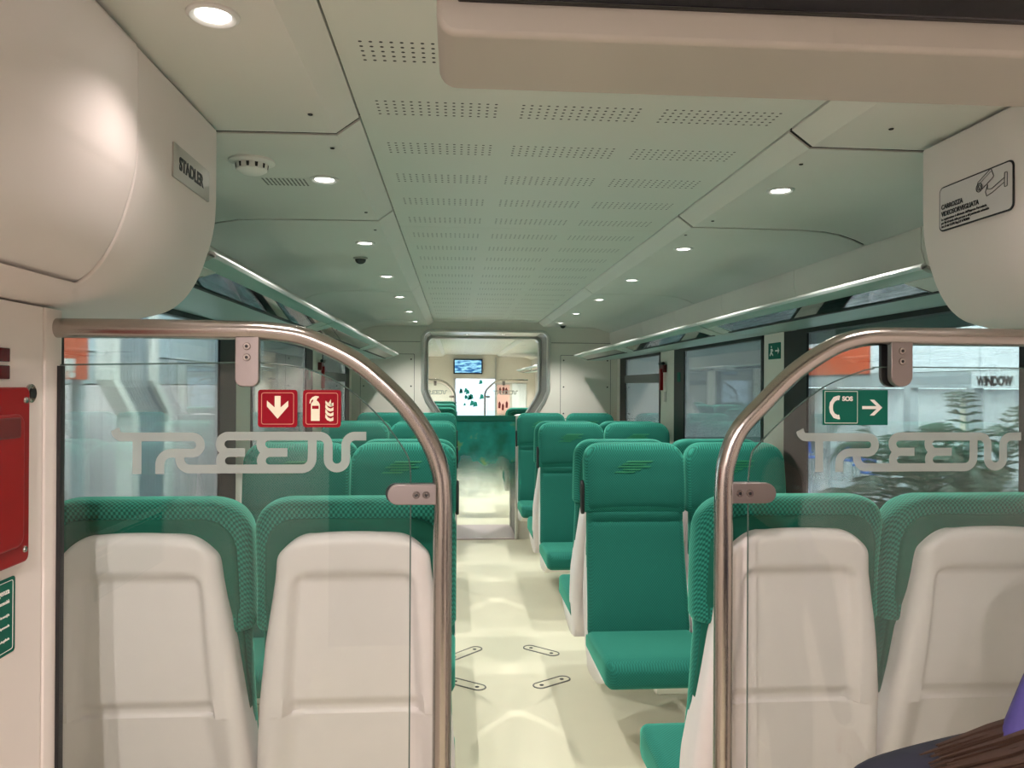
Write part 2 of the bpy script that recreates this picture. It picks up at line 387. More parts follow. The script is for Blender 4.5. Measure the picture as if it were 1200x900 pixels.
struct(ring_mesh([(x * 0.985, z - (0.02 if z > 2 else 0)) for x, z in OCT], 8.36, 8.52, 0.012, 0.03), 'trim_3', DOORF, 'metal edging of the far gangway opening', 'door frame', bevel=0.006)
tread = mat('pinkish_tread_plate', (0.55, 0.45, 0.45), 0.45, metal=0.4, bump=0.6, bscale=150, noise=0.08, nscale=60)
struct(MB().box(-0.31, 0.32, Y_END - 0.03, 8.5, -0.04, 0.012), 'trim_4', tread, 'ribbed gangway floor plate', 'floor plate')
# hatch seams on the end wall
for (x0, x1, z0, z1) in ((-1.25, -0.72, 1.22, 1.86), (0.76, 1.27, 1.22, 1.86)):
    r = thing('wall_hatch', 'screwed-down hatch panel on the end wall, %s of the gangway' % ('left' if x0 < 0 else 'right'), 'hatch', ((x0 + x1) / 2, Y_END, z0))
    hw = (x1 - x0) / 2; h = z1 - z0
    MB().prism(rrect(-hw, hw, 0, h, 0.01), 'y', -0.004, 0.004).build('panel', WALLM, r)
    MB().prism(rrect(-hw - 0.004, hw + 0.004, -0.004, h + 0.004, 0.01), 'y', -0.0015, 0.002).build('seam', GAP, r)
    for i in (-1, 1):
        for z in (0.05, h / 2, h - 0.05):
            MB().lathe([(0.006, -0.007), (0.008, -0.004)], (i * (hw - 0.03), 0, z), 'y', 10).build('screw', GAP, r)
struct(MB().box(-1.26, -0.66, Y_END - 0.0015, Y_END + 0.001, 1.985, 1.989).box(0.66, 1.27, Y_END - 0.0015, Y_END + 0.001, 1.985, 1.989), 'trim_5', GAP, 'thin seam across the end wall', 'seam')
# far end wall of the next carriage, with an opening to a bright doorway
mb = MB().box(-1.4, -0.32, 16.0, 16.1, 0, 2.2).box(0.52, 1.4, 16.0, 16.1, 0, 2.2).box(-0.32, 0.52, 16.0, 16.1, 1.69, 2.2)
struct(mb, 'wall_front', WALLM, 'end wall of the next carriage', 'wall')

# ------------------------------------------------------------------ lights in the ceiling
ordn = ['first', 'second', 'third', 'fourth', 'fifth', 'sixth', 'seventh', 'eighth', 'ninth', 'tenth']
def make_downlight():
    r = thing('ceiling_downlight', 'x', 'ceiling light')
    MB().lathe([(0.026, 0.0), (0.030, -0.004), (0.036, -0.006), (0.041, -0.003), (0.042, 0.002), (0.030, 0.002)], (0, 0, 0)).build('trim_ring', mat('lamp_ring', (0.7, 0.7, 0.68), 0.35, noise=0.02), r)
    MB().lathe([(0.0005, -0.0030), (0.026, -0.0025), (0.027, 0.0)], (0, 0, 0), n=24).build('lens', LENS, r)
    d = bpy.data.lights.new('lamp_light', 'SPOT'); d.energy = LAMP_W; d.color = (1.0, 0.96, 0.90); d.spot_size = math.radians(124); d.spot_blend = 0.9; d.shadow_soft_size = 0.011
    lo = bpy.data.objects.new('lamp_light', d); COL.objects.link(lo); lo.location = (0, 0, -0.026); lo.parent = r
    return r
dl = make_downlight(); first = True
LAMP_DATA = [c for c in dl.children if c.type == 'LIGHT'][0].data
def place_dl(x, y, z, label, group, watt=None, color=None, cone=None):
    global first
    o = dl if first else copy_tree(dl); first = False
    o.location = (x, y, z); tag(o, label, 'ceiling light', group)
    for c in o.children:
        if c.type == 'LIGHT':
            c.data = LAMP_DATA if watt is None else LAMP_DATA.copy()
            if watt is not None:
                c.data.energy = watt
                if color: c.data.color = color
                if cone: c.data.spot_size = math.radians(cone); c.data.spot_blend = 0.4
    return o
YS = [1.27, 2.26, 3.255, 4.24, 5.22, 6.25, 7.2]
for s, nm in ((-1, 'left'), (1, 'right')):
    for i, y in enumerate(YS):
        if i == 0: place_dl(s * 0.69, y, 2.1465, 'round recessed downlight nearest the viewer, above the %s overhead cabinet' % nm, 'downlights in the %s ceiling row' % nm, 5.5, (1, 0.86, 0.81))
        else: place_dl(s * 0.68, y, 2.1465, 'small round downlight in the %s ceiling row, %s from the front' % (nm, ordn[i]), 'downlights in the %s ceiling row' % nm)
    for i, y in enumerate([9.3, 11.3, 13.3, 15.2]):
        place_dl(s * 0.68, y, 2.1465, 'tiny downlight in the next carriage, %s row, %s beyond the gangway' % (nm, ordn[i]), 'downlights in the next carriage', 90)
    place_dl(s * 0.19, 8.05, 2.088, 'small downlight in the top of the gangway frame, %s one' % nm, 'downlights in the gangway', 8)
    place_dl(-0.60 if s < 0 else -0.72, -0.4 if s < 0 else -1.0, 2.1465, 'vestibule downlight behind the viewer, %s' % ('nearer one' if s < 0 else 'further back one'), 'vestibule downlights', 70, (1, 0.855, 0.82), 172)
# gangway lintel under which those two lamps sit
struct(MB().box(-0.56, 0.56, Y_END + 0.06, 8.43, 2.086, 2.10), 'trim_6', DOORF, 'bright lintel lining of the gangway', 'lintel')

# ------------------------------------------------------------------ hall outside
HX = 7.0
CON = mat('hall_floor_gloss', (0.30, 0.32, 0.34), 0.16, noise=0.12, nscale=0.7)
HWALL = mat('hall_panel_white', (0.80, 0.84, 0.86), 0.5, noise=0.05, nscale=1.5)
HGREY = mat('hall_fascia_grey', (0.42, 0.46, 0.48), 0.5, noise=0.05)
HDARK = mat('hall_roof_dark', (0.10, 0.13, 0.13), 0.8, noise=0.3, nscale=2)
ORNG = mat('orange_fascia', (0.70, 0.12, 0.05), 0.5, noise=0.06)
struct(MB().box(-30, 30, -12, 45, -0.95, -0.85), 'floor', CON, 'glossy grey exhibition hall floor outside', 'floor', smooth=0)
struct(MB().box(-30, 30, -12, 45, 9.0, 9.1), 'ceiling', HDARK, 'dark roof of the exhibition hall', 'ceiling', smooth=0)
struct(MB().box(18, 18.2, -12, 45, -0.9, 9.0), 'wall_right', mat('hall_far_wall', (0.09, 0.115, 0.11), 0.7, noise=0.25, nscale=0.6), 'far grey wall of the hall to the right', 'wall', smooth=0)
struct(MB().box(-14.2, -14, -12, 45, -0.9, 9.0), 'wall_left', MATS['hall_far_wall'], 'far grey wall of the hall to the left', 'wall', smooth=0)
struct(MB().box(-14, 18, 36, 36.2, -0.9, 9.0), 'wall_front', HWALL, 'far white end wall of the hall', 'wall', smooth=0)
def added_hall_lamp(loc, sx, sy, wt, label):  # unseen panels, added to light the stands outside the windows
    r = thing('added_hall_panel', label, 'light', loc, 0, 'added light panels over the hall stands')
    MB().box(-sx / 2, sx / 2, -sy / 2, sy / 2, 0, 0.12).build('housing', HGREY, r)
    MB().box(-sx / 2 + .05, sx / 2 - .05, -sy / 2 + .05, sy / 2 - .05, -0.01, 0.0).build('diffuser', mat('added_panel_glow', (1, 1, 1), 0.5, emis=(0.9, 0.97, 1), estr=2.5, noise=0.01), r)
    area_light('lamp_light', (0, 0, -0.03), sx, wt, (0.9, 0.97, 1.0), sy=sy, parent=r)
added_hall_lamp((4.4, 9, 6.0), 2.5, 9, HALL_W * 0.13, 'added unseen light panel over the stands to the right of the train')
added_hall_lamp((9.3, 20, 6.0), 4.0, 14, HALL_W * 0.22, 'added unseen light panel above the far stand right of the train')
added_hall_lamp((-3.3, 8, 6.0), 1.6, 12, HALL_W * 0.22, 'added unseen light panel over the stands to the left of the train')

# ------------------------------------------------------------------ exhibition stands outside, right
BX = 12.5
def plain(name, label, cat, mb, m, group=None, **k):
    o = mb.build(name, m, **k); return tag(o, label, cat, group)
def stand(sx, X, Y0, Y1, lab, side):
    r = thing('exhibition_stand', lab, 'exhibition stand', (X, (Y0 + Y1) / 2, -0.85))
    h0, h1 = Y0 - (Y0 + Y1) / 2, Y1 - (Y0 + Y1) / 2
    MB().box(sx * 1.6, sx * 1.7, h0, h1, 0, 2.4).build('back_wall', HWALL, r, smooth=0)
    MB().box(0, sx * 1.7, h0, h1, 2.40, 2.82).build('fascia', HGREY, r, smooth=0)
    return r, h0, h1
st, h0, h1 = stand(1, BX, 14.0, 30.0, 'white exhibition stand with grey fascia beyond the right windows', 1)
for i, y in enumerate((27.9, 25.6, 21.0, 18.3, 15.2)):
    MB().box(-0.02, 0.22, y - 22 - 0.16, y - 22 + 0.16, 0, 2.4).build('column', HGREY, st, smooth=0)
up_ = MB()
for i in range(8): up_.box(0.02, 0.08, h0 + 2 * i + 0.02, h0 + 2 * i + 1.98, 2.84, 3.95)
up_.build('upper_panels', HWALL, st, smooth=0)
MB().box(-0.06, 0.0, 23.0 - 22, 28.0 - 22, 2.83, 3.80).build('orange_sign_panel', ORNG, st, smooth=0)
MB().box(-0.05, -0.005, h0, 18.2 - 22, 2.40, 2.82).build('fascia_cover', HWALL, st, smooth=0)
MB().box(.5, .62, h0 + .3, h1 - .3, 2.37, 2.40).build('added_fill_strip', mat('fill_strip_glow', (1, 1, 1), .5, emis=(.9, .97, 1), estr=3, noise=.01), st, smooth=0)  # glowing strip and lamp added to brighten the wall under the canopy
area_light('lamp_light', (.56, 0, 2.36), .12, 420, (.92, .97, 1), sy=15.4, parent=st)
lt = MB(); add_text(lt, 'WINDOW', 0.30, (-0.056, 18.0 - 22, 2.47), (0, -1, 0), (0, 0, 1), sx=0.86, weight=0.018); lt.build('lettering', INK, st, smooth=0)
pst = MB().box(1.57, 1.6, 20.2 - 22, 21.0 - 22, 1.0, 2.1); pst.build('poster', CREAM, st, smooth=0)
BLUE = mat('blue_seat_plastic', (0.02, 0.13, 0.55), 0.4, noise=0.05)
def stool(loc, label):
    r = thing('visitor_chair', label, 'chair', loc, random.random(), 'blue chairs at the stand')
    MB().prism(rrect(-.22, .22, -.22, .22, .06), 'z', 0.43, 0.47).build('seat', BLUE, r, bevel=0.01)
    MB().prism(rrect(-.22, .22, 0.55, 0.85, .06), 'y', 0.20, 0.235).build('backrest', BLUE, r, bevel=0.01)
    for i in (-1, 1):
        for j in (-1, 1): MB().tube([(i * .18, j * .18, 0.44), (i * .21, j * .21, 0)], 0.012, 8).build('leg', ALU, r)
        MB().tube([(i * .16, .20, 0.45), (i * .16, .22, 0.6)], 0.012, 8).build('back_post', ALU, r)
for k, (x, y) in enumerate([(9.6, 20.9), (10.3, 19.8), (9.9, 18.6), (9.2, 16.9), (10.1, 22.4)]):
    stool((x, y, -0.85), 'blue chair on the hall floor beyond the right window, %s from the left' % ['second', 'third', 'fourth', 'fifth', 'first'][k])
LEAF = mat('palm_leaf', (0.014, 0.055, 0.024), 0.55, noise=0.35, nscale=6)
POT = mat('plant_pot_dark', (0.05, 0.05, 0.05), 0.4, noise=0.1)
def palm(loc, H, spread, n, label):
    r = thing('potted_palm', label, 'plant', loc, 0, 'potted palms outside the right window')
    MB().lathe([(0.15, 0), (0.22, 0.4), (0.23, 0.42), (0.20, 0.42), (0.19, 0.36), (0.001, 0.36)], (0, 0, 0), n=24).build('pot', POT, r)
    sm = MB(); lf = MB(); rnd = random.Random(int(abs(loc[1]) * 100))
    for i in range(n):
        a = 2 * PI * i / n + rnd.uniform(-.3, .3); el = rnd.uniform(0.35, 1.0); L = spread * rnd.uniform(0.8, 1.15); path = []
        for k in range(13):
            t = k / 12; rr = L * t * (1.05 - 0.25 * el); z = 0.4 + (H - 0.4) * el * math.sin(min(t * 2.1, PI * 0.75)) + 0.25 * (1 - t) * t
            path.append(Vector((rr * math.cos(a), rr * math.sin(a), z)))
        sm.tube(path, [0.010 - 0.0006 * k for k in range(13)], 5)
        for k in range(4, 25):
            t = k / 25 * 12; i0 = min(int(t), 11); p = path[i0].lerp(path[i0 + 1], t - i0); d = (path[i0 + 1] - path[i0]).normalized()
            side = d.cross(Vector((0, 0, 1)))
            if side.length < 0.1: side = Vector((math.sin(a), -math.cos(a), 0))
            side.normalize()
            for q in (-1, 1):
                ll = 0.30 * math.sin(PI * (k + 2) / 29) * spread
                tip = p + side * q * ll * 0.8 + d * ll * 0.6 - Vector((0, 0, ll * 0.45)); wv = d * 0.019
                mid = p.lerp(tip, 0.45) + Vector((0, 0, 0.015))
                lf.add([p - wv * 0.5, mid - wv, tip, mid + wv, p + wv * 0.5], [(0, 1, 3, 4), (1, 2, 3)])
    sm.build('stems', LEAF, r); lf.build('fronds', LEAF, r, smooth=0)
palm((4.05, 6.9, -0.85), 2.1, 1.0, 28, 'big green palm standing just outside the right window')
palm((5.5, 8.2, -0.85), 2.35, 0.9, 20, 'taller palm right of the big one beneath the fascia lettering')
palm((8.1, 13.2, -0.85), 2.1, 0.8, 14, 'small distant palm before the white stand')

# ---- stand and train end outside, left
stl, h0, h1 = stand(-1, -5.2, 4.0, 20.0, 'white panelled exhibition stand beyond the left windows', -1)
pn = MB()
for i in range(16): pn.box(-0.03, 0.02, h0 + i + 0.015, h0 + i + 0.985, 0, 2.38)
pn.build('front_panels', mat('pinkish_panel', (0.80, 0.70, 0.70), 0.4, noise=0.06, nscale=2), stl, smooth=0)
pn = MB()
for i in range(8): pn.box(-0.05, 0.01, h0 + 2 * i + 0.015, h0 + 2 * i + 1.985, 2.84, 4.6)
pn.build('upper_panels', mat('bluish_panel', (0.50, 0.58, 0.62), 0.45, noise=0.1, nscale=1), stl, smooth=0)
og = thing('orange_sign', 'orange sign with white letters beyond the left window', 'sign', (-4.0, 7.1, -0.85))
MB().box(-0.05, 0.05, -0.9, 0.85, 2.44, 3.1).build('panel', ORNG, og, smooth=0)
MB().box(-0.04, 0.04, -0.9, -0.8, 0, 2.44).box(-0.04, 0.04, 0.7, 0.8, 0, 2.44).build('post', HGREY, og, smooth=0)
lt = MB(); add_text(lt, 'FE', 0.22, (0.052, 0.36, 2.47), (0, 1, 0), (0, 0, 1), weight=0.015); lt.build('lettering', PURE, og, smooth=0)
bl = thing('train_bellows', 'folded grey gangway bellows between two white frames, beyond the left window', 'bellows', (-4.3, 9.7, -0.85))
def zig(y0, y1): return [(y0, 3.6), (y0, 2.44), (y0 + 0.55, 2.0), (y0 + 0.55, 0.0), (y1 + 0.55, 0.0), (y1 + 0.55, 2.0), (y1, 2.44), (y1, 3.6)]
for y in (-0.62, 0.55): MB().prism(zig(y, y + 0.2), 'x', -0.1, 0.1).build('white_frame', PURE, bl, bevel=0.01)
BEL = mat('bellows_grey', (0.34, 0.38, 0.42), 0.4, noise=0.1)
bb = MB()
for i in range(10): bb.prism(zig(-0.40 + i * 0.095, -0.40 + i * 0.095 + 0.06), 'x', -0.07, 0.05)
bb.build('folds', BEL, bl, bevel=0.01)

# ------------------------------------------------------------------ seats
F_TAB = [(.40, 0.0), (.46, 0.0), (.60, .028), (.80, .062), (.90, .076), (1.0, .084), (1.1, .092), (1.2, .108), (1.29, .135)]
fy = lambda z: lerp_tab(F_TAB, z)
def rring(hw, y0, y1, r, n=5):
    r = min(r, hw * 0.9, abs(y1 - y0) / 2 * 0.98); return rrect(-hw, hw, y0, y1, max(r, 0.0005), n)
def loft(rings, mapf):
    n = len(rings[0][1]); vs = []; fs = []
    for t, pts in rings: vs += [mapf(p, t) for p in pts]
    for i in range(len(rings) - 1):
        fs += [(i * n + k, i * n + (k + 1) % n, (i + 1) * n + (k + 1) % n, (i + 1) * n + k) for k in range(n)]
    fs += [tuple(range(n))[::-1], tuple((len(rings) - 1) * n + k for k in range(n))]
    return MB().add(vs, fs)
def round_top(z, top, R):
    return R - math.sqrt(max(0, R * R - max(0, z - (top - R)) ** 2))
def make_seat(is_aisle, wall, handle):
    r = thing('passenger_chair', 'x', 'seat')
    # cushion: rings along y
    rings = []
    ys = [-.445, -.442, -.43, -.41, -.38, -.33, -.25, -.15, -.05, .03, .05]
    for y in ys:
        k = math.sqrt(max(0, 1 - max(0, (-.385 - y) / .062) ** 2)) if y < -.385 else 1
        zt = 0.468 - 0.018 * max(0, (y + .35)) / .4; zc = 0.40; ht = (zt - zc) * (0.25 + .75 * k) if y < 0 else (zt - zc)
        hb = 0.045 * (0.2 + .8 * k)
        hw = 0.236 - 0.05 * (1 - k)
        rings.append((y, rrect(-hw, hw, zc - hb, zc + ht, 0.03 * (0.4 + .6 * k), 5)))
    cu = loft(rings, lambda p, t: (p[0], t, p[1] + 0.006 * (abs(p[0]) / .236) ** 3 * (1 if p[1] > .43 else 0))).build('cushion', FAB, r, smooth=50)
    # backrest
    zs = [.40, .405, .42, .46, .55, .65, .75, .85, .905, .922, .93, .938, .96, .975, .99]
    HWB = [(.40, .226), (.46, .236), (.7, .228), (.95, .225), (1.0, .225)]
    rings = []
    for z in zs:
        hw = lerp_tab(HWB, z); f = fy(z); dip = 0.007 if abs(z - .93) < .004 else (0.003 if abs(z - .93) < .01 else 0)
        bul = 0.010 * math.exp(-((z - .62) / .12) ** 2)
        e = 0.012 if z in (.40, .99) else 0
        rings.append((z, rring(hw - e, f + dip - bul + e, f + .075 - e, 0.032)))
    loft(rings, lambda p, t: (p[0], p[1], t)).build('backrest', FAB, r, smooth=50)
    # headrest
    rings = []; top = 1.285
    for z in [.965, .970, .98, 1.0, 1.05, 1.1, 1.15, 1.19, 1.21, 1.225, 1.24, 1.25, 1.258, 1.266, 1.272, 1.277, 1.281, 1.284, 1.285]:
        d = round_top(z, top, .085); hw = .237 - d * 0.95; tt = round_top(z, top, .03) * 0.9
        e = 0.014 if z == .965 else (0.004 if z == .970 else 0)
        f = fy(z) - .010 * math.sin(min(1, (z - .96) / .1) * PI / 2)
        rings.append((z, rring(hw - e, f + tt + e, f + .10 - tt - e, 0.036)))
    hd = loft(rings, lambda p, t: (p[0], p[1] + 0.006 * (1 - (p[0] / .24) ** 2) * (1 if p[1] < fy(t) + .02 else 0), t)).build('headrest', FABC, r, smooth=50)
    # smooth front face pad of the headrest with the emblem
    vs = []; fs = []; NX, NZ = 20, 16
    for j in range(NZ + 1):
        z = .985 + (1.268 - .985) * j / NZ
        for i in range(NX + 1):
            u = -1 + 2 * i / NX; hw = .222 - round_top(z, 1.268, .075) * .9 - round_top(-z, -.985, .02) * .6
            x = u * hw; f = fy(z) - .010 * math.sin(min(1, (z - .96) / .1) * PI / 2) + 0.006 * (1 - (x / .24) ** 2) + round_top(z, top, .03) * 0.9
            e = max(abs(u), abs(2 * j / NZ - 1)); vs.append((x, f - 0.005 + (0.007 if e > .999 else 0), z))
    for j in range(NZ):
        for i in range(NX): a = j * (NX + 1) + i; fs.append((a, a + 1, a + NX + 2, a + NX + 1))
    pad = MB().add(vs, fs).build('front_pad', FAB, hd, smooth=50)
    em = MB()
    for k, (x0, x1, z) in enumerate([(-.035, .085, 1.205), (-.055, .055, 1.193), (-.075, .075, 1.181), (-.055, .03, 1.169), (-.09, .0, 1.157)]):
        y = lambda z: fy(z) - .0115
        em.add([(x0 - .012, y(z - .004), z - .004), (x1 - .012, y(z - .004), z - .004), (x1, y(z + .003), z + .003), (x0, y(z + .003), z + .003)], [(0, 1, 2, 3)])
    em.build('emblem', EMB, hd, smooth=0)
    # piping seam behind the headrest
    pp = []
    for z in [.975, 1.0, 1.05, 1.1, 1.15, 1.18, 1.2, 1.22, 1.232]:
        hw = .205 - round_top(z, 1.235, .08) * 0.95; pp.append((hw, z))
    full = [(x, fy(z) + .094, z) for x, z in pp] + [(-x, fy(z) + .094, z) for x, z in pp[::-1]]
    MB().tube(full, 0.0022, 6).build('piping', FABD, hd)
    # inner plain green back pad between headrest cover and shell
    rings = []
    for z in [.42, .6, .8, .95, 1.05, 1.12, 1.17, 1.20, 1.215, 1.228, 1.236, 1.24]:
        hw = lerp_tab([(.42, .228), (.8, .224), (1.0, .212), (1.25, .205)], z) - round_top(z, 1.24, .075) * .95
        rings.append((z, rring(hw, fy(z) + .04, fy(z) + .101 if z > .95 else fy(z) + .082, .01)))
    loft(rings, lambda p, t: (p[0], p[1], t)).build('back_pad', FABD, r, smooth=40)
    # white shell
    NB = 46; vs = []; top = 1.212; Z0 = .30
    zs = [Z0 + (.74 - Z0) * i / 24 for i in range(24)] + [.74 + .09 * i / 22 for i in range(22)] + [.83 + (1.12 - .83) * i / 28 for i in range(29)] + [1.12 + (top - 1.12) * math.sin(PI / 2 * i / 14) for i in range(1, 15)]
    HWS = [(.30, .225), (.45, .236), (.62, .236), (.80, .222), (.95, .204), (1.10, .180), (1.22, .168)]
    DB = [(.30, .128), (.45, .144), (.7, .146), (1.0, .148), (1.22, .138)]
    FR = [(.30, .02), (.6, .02), (.8, .045), (1.0, .07), (1.22, .085)]
    def sst(a, b, v): t = max(0, min(1, (v - a) / (b - a))); return t * t * (3 - 2 * t)
    row = None
    for z in zs:
        hw = lerp_tab(HWS, z) - round_top(z, top, .065) * 1.0; rt = round_top(z, top, .028)
        yb = fy(z) + lerp_tab(DB, z) - rt - .02 * max(0, (.42 - z) / .12) ** 2; yf = fy(z) + lerp_tab(FR, z); rc = min(.034, (yb - yf) * .45)
        L = [(hw, yf), (hw, (yf + yb - rc) / 2), (hw, yb - rc)] + [(hw - rc + rc * math.cos(a * PI / 12), yb - rc + rc * math.sin(a * PI / 12)) for a in range(1, 6)]
        rw = [(hw - .0, yf + .004)] + L
        inn = hw - rc
        pts = L + [(inn * (1 - 2 * i / NB), yb) for i in range(NB + 1)] + [(-x, y) for x, y in L[::-1]]
        row = len(pts)
        for x, y in pts:
            if y > yb - .004:
                rw2 = .137 + (1.12 - z) * .06
                ax = abs(x)
                m = sst(rw2 + .008, rw2 - .014, ax) if False else (1 - sst(rw2 - .014, rw2 + .008, ax))
                cr = .045; zz = z
                dx = max(0, ax - (rw2 - cr)); dz = max(0, z - (1.125 - cr)); dd = math.hypot(dx, dz)
                if z > 1.125 - cr and ax > rw2 - cr: m = 1 - sst(cr - .014, cr + .008, dd)
                mz = 1 - sst(1.096, 1.125, z)
                dep = .028 + .016 * (1 - sst(.785, .815, z)) * (1 - .45 * (1 - sst(.768, .776, z))) * (1 - .6 * (1 - sst(.55, .76, z)))
                if z < .775: m = 1 - sst(.12 + .2 * (.775 - z), .20, ax); dep *= sst(.34, .60, z)
                y -= dep * min(m, 1) * mz
            vs.append((x, y, z - .017 * sst(1.13, 1.212, z) * min(1, abs(x) / .16) ** 2.4))
    fs = []
    for j in range(len(zs) - 1):
        for i in range(row - 1): a = j * row + i; fs.append((a, a + 1, a + row + 1, a + row))
    fs.append(tuple((len(zs) - 1) * row + i for i in range(row))); fs.append(tuple(range(row))[::-1])
    for j in range(len(zs) - 1): fs.append((j * row, (j + 1) * row, (j + 1) * row + row - 1, j * row + row - 1))
    sh = MB().add(vs, fs).build('back_shell', WHITE, r, smooth=50)
    MB().prism(rrect(-.10, .10, -.30, .10, .03), 'z', .262, .30).build('hinge_cover', WHITE, r, bevel=.008) if False else None
    # seat pan under the cushion
    prof = [(-.33, .362), (-.30, .340), (-.16, .285), (.02, .262), (.10, .275), (.11, .34), (.05, .365)]
    vs = []; n = len(prof); xs = [(-.229, .82), (-.222, 1), (.222, 1), (.229, .82)]
    cy, cz = -.12, .33
    for x, k in xs: vs += [(x, cy + (y - cy) * k, cz + (z - cz) * k) for y, z in prof]
    fs = [tuple(range(n))[::-1], tuple(3 * n + i for i in range(n))] + [(j * n + i, j * n + (i + 1) % n, (j + 1) * n + (i + 1) % n, (j + 1) * n + i) for j in range(3) for i in range(n)]
    MB().add(vs, fs).build('seat_pan', WHITE, r, bevel=.006)
    x0, x1 = (.06, .24) if is_aisle else (-.24, .262)
    if wall < 0: x0, x1 = -x1, -x0
    MB().box(x0, x1, -.06, .04, .19, .268).build('support_beam', ALU, r, bevel=.006)
    if is_aisle and handle:
        sx = -wall * .241
        g = MB().prism([(y + fy(z), z) for y, z in arc(.045, 1.085, .03, 0, 180, 6)] + [(y + fy(z), z) for y, z in arc(.045, .985, .026, 180, 360, 6)], 'x', sx - .008, sx + .008)
        g.build('grab_handle', BLACK, r, bevel=.006)
    return r
PROTO = {}
for pos in ('aisle', 'window'):
    for sd in (-1, 1):
        for fc in (True, False): PROTO[(pos, sd, fc)] = make_seat(pos == 'aisle', sd, fc)
used = set()
# grab handle of a rotated (facing away) seat must also be on the aisle side: rotated copies use the opposite prototype
def place_seat(side, pos, facing, yj, label, group):
    x = side * (.53 if pos == 'aisle' else 1.01)
    key = (pos, side if facing else -side, facing)
    src = PROTO[key]
    if key in used: o = copy_tree(src)
    else: o = src; used.add(key)
    o.location = (x, yj, 0); o.rotation_euler = (0, 0, 0 if facing else PI)
    tag(o, label, 'seat', group); return o
nm = {-1: 'left', 1: 'right'}
rowname = ['front row, white shell to the viewer', 'second row, facing the viewer', 'third row, facing away',
           'fourth row, facing the viewer', 'fifth row, facing away', 'last row by the end wall']
for side in (-1, 1):
    for pos in ('aisle', 'window'):
        for k in range(3):
            place_seat(side, pos, False, 2.02 + P * k, 'green seat %s of the aisle, %s seat, %s' % (nm[side], pos, rowname[2 * k]), 'green seats on the %s of the aisle' % nm[side])
            place_seat(side, pos, True, 3.39 + P * k, 'green seat %s of the aisle, %s seat, %s' % (nm[side], pos, rowname[2 * k + 1]), 'green seats on the %s of the aisle' % nm[side])
for side in (-1, 1):
    for pos in ('aisle', 'window'):
        for k, (f, y) in enumerate([(False, 9.4), (True, 10.9), (False, 11.4), (True, 12.7)]):
            if side == 1 and k > 0: continue
            place_seat(side, pos, f, y, 'green seat in the next carriage, %s side, %s seat, %s row' % (nm[side], pos, ordn[k]), 'green seats in the next carriage')

# ------------------------------------------------------------------ luggage racks
def make_rack(s, L, nth, side):
    r = thing('luggage_rack', 'x', 'luggage rack')
    g = 0.006
    def bow(y): return 0
    MB().prism([(s * .858, 1.843), (s * .855, 1.852), (s * .860, 1.860), (s * .870, 1.861), (s * .876, 1.855), (s * .868, 1.846)], 'y', g, L - g).build('edge_trim', ALU, r, bevel=.0015)
    MB().prism([(s * .858, 1.847), (s * .872, 1.838), (s * .902, 1.829), (s * .902, 1.836), (s * .878, 1.845), (s * .866, 1.854)], 'y', g, L - g).build('front_profile', RACKG, r, smooth=60)
    MB().prism([(s * .900, 1.829), (s * .972, 1.806), (s * .972, 1.812), (s * .900, 1.835)], 'y', .14, L - .14).build('glass_shelf', GLASSR, r, smooth=0)
    for y0, y1 in ((g, .145), (L - .145, L - g)):
        MB().prism([(s * .898, 1.828), (s * .975, 1.804), (s * .975, 1.812), (s * .898, 1.836)], 'y', y0, y1).build('end_panel', RACKL, r)
    mb = MB().prism([(s * .970, 1.803), (s * .980, 1.801), (s * .980, 1.812), (s * .970, 1.812)], 'y', .10, L - .10)
    for y in (.136, L - .142): mb.prism([(s * .905, 1.8265), (s * .975, 1.8025), (s * .975, 1.808), (s * .905, 1.832)], 'y', y, y + .006)
    mb.build('dark_gap_strip', BLACK, r)
    MB().prism([(s * .978, 1.803), (s * 1.05, 1.800), (s * 1.12, 1.801), (s * 1.336, 1.826), (s * 1.336, 1.850), (s * 1.0, 1.815)], 'y', 0, L).build('rear_profile', RACKG, r, smooth=60)
    for y in (g, L - .022): MB().prism([(s * .866, 1.856), (s * .90, 1.829), (s * .98, 1.801), (s * 1.12, 1.799), (s * 1.336, 1.824), (s * 1.336, 1.870), (s * 1.0, 1.840), (s * .90, 1.850)], 'y', y, y + .016).build('bracket', RACKL, r)
    return r
for s in (-1, 1):
    rk = make_rack(s, 1.78, 0, nm[s]); rk2 = make_rack(s, 1.94, 0, nm[s]); rk.location = (0, 1.828, 0)
    tag(rk, 'green-grey luggage rack over the %s windows, nearest section beside the overhead cabinet' % nm[s], 'luggage rack', 'luggage racks on the %s' % nm[s])
    for k, (y, lb) in enumerate([(3.615, 'middle section of this carriage'), (5.57, 'far section reaching towards the end wall'), (8.9, 'first section in the next carriage'), (10.9, 'second section in the next carriage'), (12.9, 'third section in the next carriage')]):
        c = rk2 if k == 0 else copy_tree(rk2); c.location = (0, y, 0)
        tag(c, 'green-grey luggage rack on the %s, %s' % (nm[s], lb), 'luggage rack', 'luggage racks on the %s' % nm[s])

